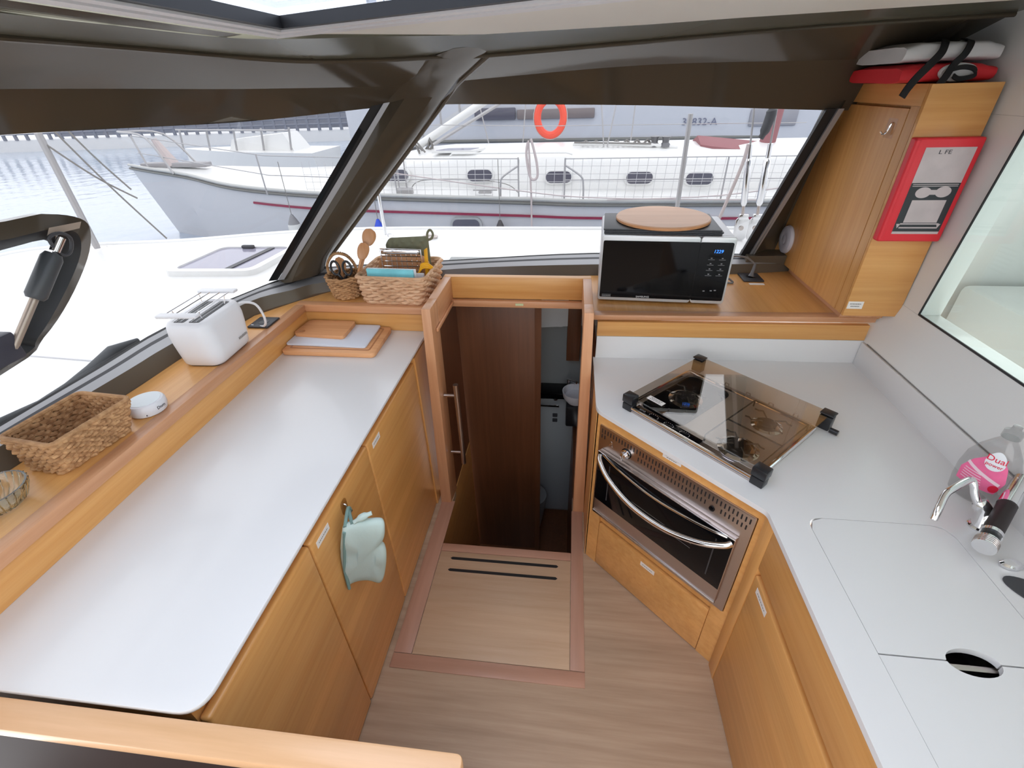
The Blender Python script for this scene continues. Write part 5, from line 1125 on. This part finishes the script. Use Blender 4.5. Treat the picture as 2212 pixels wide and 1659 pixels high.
G().loft([[(1.95 + 1.55 * t_, 8.55 - w_, .80 - .12 * t_), (1.95 + 1.55 * t_, 8.55 - w_, .90 - .16 * t_), (1.95 + 1.55 * t_, 8.55, 1.0 - .16 * t_), (1.95 + 1.55 * t_, 8.55 + w_, .90 - .16 * t_), (1.95 + 1.55 * t_, 8.55 + w_, .80 - .12 * t_)] for t_, w_ in ((0, .3), (.1, .42), (.5, .48), (.9, .5), (1, .46))]).obj('cover', maroon_can, cvr)
G().tube([(3.0, 8.5, .85), (3.05, 8.5, 1.35)], [.12, .08], 10).obj('cover_peak', maroon_can, cvr)
# mooring lines crossing in front of the hull
for nm, lab, pts_ in (('mooring_line', 'long slack mooring line slanting across the portlights', [(-2.9, 6.9, .80), (-.9, 6.9, .52), (.3, 6.9, .40), (2.5, 6.9, .36)]), ('mooring_line', 'thin line rising to the right past the last portlight', [(.5, 6.9, .37), (2.0, 6.9, .42), (3.3, 6.9, .60)])):
    tag(G().tube(pts_, .008, 6, smooth=5).obj(nm, rope_m), lab, 'rope', 'mooring lines between the yachts')
hcl = thing('hanging_rope', 'pale rope coil hanging from the neighbouring yacht lifeline', 'rope', (-.55, 6.92, .3))
G().tube([(-.60, 6.92, 1.10), (-.62, 6.92, .95), (-.58, 6.92, .70), (-.53, 6.92, .635), (-.47, 6.92, .68), (-.48, 6.92, .85), (-.53, 6.92, 1.05), (-.56, 6.92, 1.14)], .017, 8, smooth=5).obj('coil', rope_m, hcl)
G().tube([(-.59, 6.92, 1.12), (-.57, 6.92, .75), (-.555, 6.92, .35), (-.55, 6.9, -.1)], .013, 8, smooth=4).obj('tail', rope_m, hcl)
# fenders
def fender(lab, x_, y_, z_, h_, r_, m1, m2, grp='fenders hanging along the neighbouring hull'):
    t_ = thing('fender', lab, 'fender', (x_, y_, z_ - h_), group=grp)
    G().lathe([(.0, -h_), (r_ * .6, -h_ + .02), (r_, -h_ + .10), (r_, -.10), (r_ * .95, -.08)], (x_, y_, z_), 20).obj('body', m1, t_)
    G().lathe([(r_ * .96, -.085), (r_ * .55, -.0), (.02, .06), (.0, .065)], (x_, y_, z_), 20).obj('end_cone', m2, t_)
    G().tube([(x_, y_, z_ + .06), (x_, y_ + .02, .9)], .005, 6).obj('lanyard', rope_d, t_)
fender('dark-topped fender hanging below the boarding gate', -1.01, 6.88, .04, .55, .085, dark_grey, dark_grey)
fender('white fender with grey cone near the neighbouring bow', -4.27, 6.98, .10, .55, .095, fender_w, mat('fender_grey', (.22, .22, .23), .5))
fender('white fender with blue top behind the deck stanchion', -2.85, 6.86, .06, .50, .085, fender_w, blue_m)
lb_ = thing('lifebuoy', 'red horseshoe lifebuoy on the rail of the neighbouring yacht', 'lifebuoy', (-.43, 9.6, 1.0))
Mb = basis((-.42, 9.6, 1.24), (1, 0, 0), (0, 0, 1))
G(Mb).tube([(.235 * math.cos(a_), .285 * math.sin(a_), 0) for a_ in [2 * math.pi * k_ / 36 for k_ in range(36)]], .065, 10, closed=True).obj('ring', orange, lb_)
G(Mb).tube([(.30 * math.cos(a_), .35 * math.sin(a_), .02) for a_ in [2 * math.pi * k_ / 36 for k_ in range(36)]], .008, 6, closed=True).obj('grab_line', rope_m, lb_)
pp = thing('rail_post', 'tall dark stanchion post behind the round wooden board', 'stanchion', (.765, 3.6, .8)); G().tube([(.765, 3.6, .8), (.755, 3.6, 1.56)], .016, 10).obj('tube', wire_m, pp); G().lathe([(.05, 0), (.02, .02), (0, .02)], (.765, 3.6, .8), 16).obj('foot', wire_m, pp)

# farther boat with registration number
fbt = thing('motor_yacht', 'pale grey boat hull with registration number behind the yacht', 'boat', (0, 18, -.6))
G().loft([[(x_, y_, z_ ) for x_, y_ in ((-7.2, 16.3), (-4, 16.1), (3, 16.0), (9, 16.0), (12, 16.3))] for z_, in ((-.6,), (.0,), (1.9,))], close=False).obj('hull', hull_far, fbt)
G().box((-7, 16.3, 1.9), (12, 20, 2.0)).obj('deck', boat_white, fbt)
G().tube([(-7.1, 16.25, .32), (-4, 16.06, .30), (3, 15.96, .28), (12, 16.25, .28)], .05, 8).obj('rub_rail', MATS['dark_rub_rail'], fbt)
text('30832-A', .26, mat('registration_grey', (.16, .17, .24), .5), fbt, basis((3.63, 15.97, .695), (1, -.02, -.01), (0, 0, 1)), 'registration', .003, local=False, sx=1.1)
fw = G().box((-3.0, 15.95, .86), (-1.75, 16.12, 1.18), .03).obj('cabin_window', port_glass, fbt)
G().box((-1.70, 15.95, .86), (.6, 16.12, 1.12), .03).obj('cabin_window', mat('brown_port', (.20, .17, .17), .3), fbt)
G().box((5.0, 15.94, .55), (6.3, 16.02, 1.0), .1).obj('hull_vent', mat('vent_grey', (.30, .30, .33), .5), fbt)
pb = thing('gangway', 'grey gangway with railings slanting up beyond the mast', 'gangway', (-3.5, 13, .2))
G().hexa([(-4.6, 13, .35), (-4.3, 13, .35), (-4.3, 13.8, .35), (-4.6, 13.8, .35)], [(-1.9, 13, 1.75), (-1.6, 13, 1.75), (-1.6, 13.8, 1.75), (-1.9, 13.8, 1.75)]).obj('ramp', mat('ramp_alu', (.55, .55, .56), .5), pb, smooth=False)
G().box((-5.4, 12.8, -.62), (-4.0, 14.2, .36)).obj('pontoon', pier_w, pb, smooth=False)
for k_ in range(6): G().tube([(-4.3 + .5 * k_, 13.0, .45 + .26 * k_), (-4.3 + .5 * k_, 13.0, 1.0 + .26 * k_)], .03, 6).obj('railing_post', wire_m, pb)
G().tube([(-4.3, 13, 1.0), (-1.8, 13, 2.3)], .03, 6).obj('handrail', wire_m, pb)

# pier and pontoon far left
pi = thing('pier', 'long grey pier with dark railings across the harbour', 'pier', (-18, 22, -.6))
def pxy(t_): return Vector((-34 + 27 * t_, 24.0 + 4.5 * t_, 0))
N_ = 46
G().hexa([pxy(0) + Vector((0, 0, -.6)), pxy(1) + Vector((0, 0, -.6)), pxy(1) + Vector((0, 2, -.6)), pxy(0) + Vector((0, 2, -.6))], [pxy(0) + Vector((0, 0, -.05)), pxy(1) + Vector((0, 0, -.05)), pxy(1) + Vector((0, 2, -.05)), pxy(0) + Vector((0, 2, -.05))]).obj('deck', pier_w, pi, smooth=False)
for k_ in range(N_):
    p = pxy((k_ + .5) / N_); G().box((p.x - .07, p.y - .05, -.05), (p.x + .07, p.y + .05, .75)).obj('railing_post', pier_m, pi)
for z_ in (.25, .5, .78): G().tube([pxy(0) + Vector((0, 0, z_)), pxy(1) + Vector((0, 0, z_))], .06, 6).obj('railing', pier_m, pi)
G().box((-33, 30, -.6), (-9, 34, .9)).obj('quay', pier_m, pi, smooth=False)
db = thing('dinghy', 'pale boat bow moored against the pier', 'boat', (-9.5, 16, -.6))
G().loft([[(-12.5 + 4.8 * t_, 15.5 + w_, .30 - .1 * t_), (-12.5 + 4.8 * t_, 15.5 - w_, .30 - .1 * t_), (-12.5 + 4.8 * t_, 15.5 - w_ * .7, -.6), (-12.5 + 4.8 * t_, 15.5 + w_ * .7, -.6)] for t_, w_ in ((0, .05), (.2, .5), (.5, .9), (1, 1.0))]).obj('hull', boat_white, db)
G().loft([[(-10.8, 15.2, .2), (-10.8, 15.9, .2), (-10.6, 15.9, .55), (-10.6, 15.2, .55)], [(-8.5, 15.0, .2), (-8.5, 16.1, .2), (-8.8, 16.0, .7), (-8.8, 15.1, .7)]]).obj('cabin', boat_white, db)
for k_ in range(5):
    x_ = -12.2 + .9 * k_; G().tube([(x_, 15.0, .25), (x_ + .1, 15.0, .85)], .03, 6).obj('pulpit_post', wire_m, db)
G().tube([(-12.3, 15.1, .85), (-8.3, 14.6, .80)], .03, 6).obj('pulpit_rail', wire_m, db)
# anchor and pulpit on the neighbouring bow
pu = ny
G().tube([(-6.9, 8.05, .60), (-7.25, 8.15, 1.15), (-8.05, 8.55, 1.22), (-8.15, 8.7, 1.22), (-7.6, 9.0, 1.15), (-7.2, 9.1, .60)], .018, 8, smooth=4).obj('pulpit_rail', wire_m, pu)
G().tube([(-7.6, 8.35, .62), (-7.75, 8.4, 1.18)], .016, 8).obj('pulpit_leg', wire_m, pu)
G().tube([(-7.3, 8.6, .66), (-7.5, 8.6, 1.10)], [.12, .05], 10).obj('furler_drum', rope_m, pu)
G().box((-7.9, 8.5, .64), (-6.6, 8.7, .72), .02).obj('anchor_roller', mat('roller_grey', (.32, .31, .32), .5), pu)
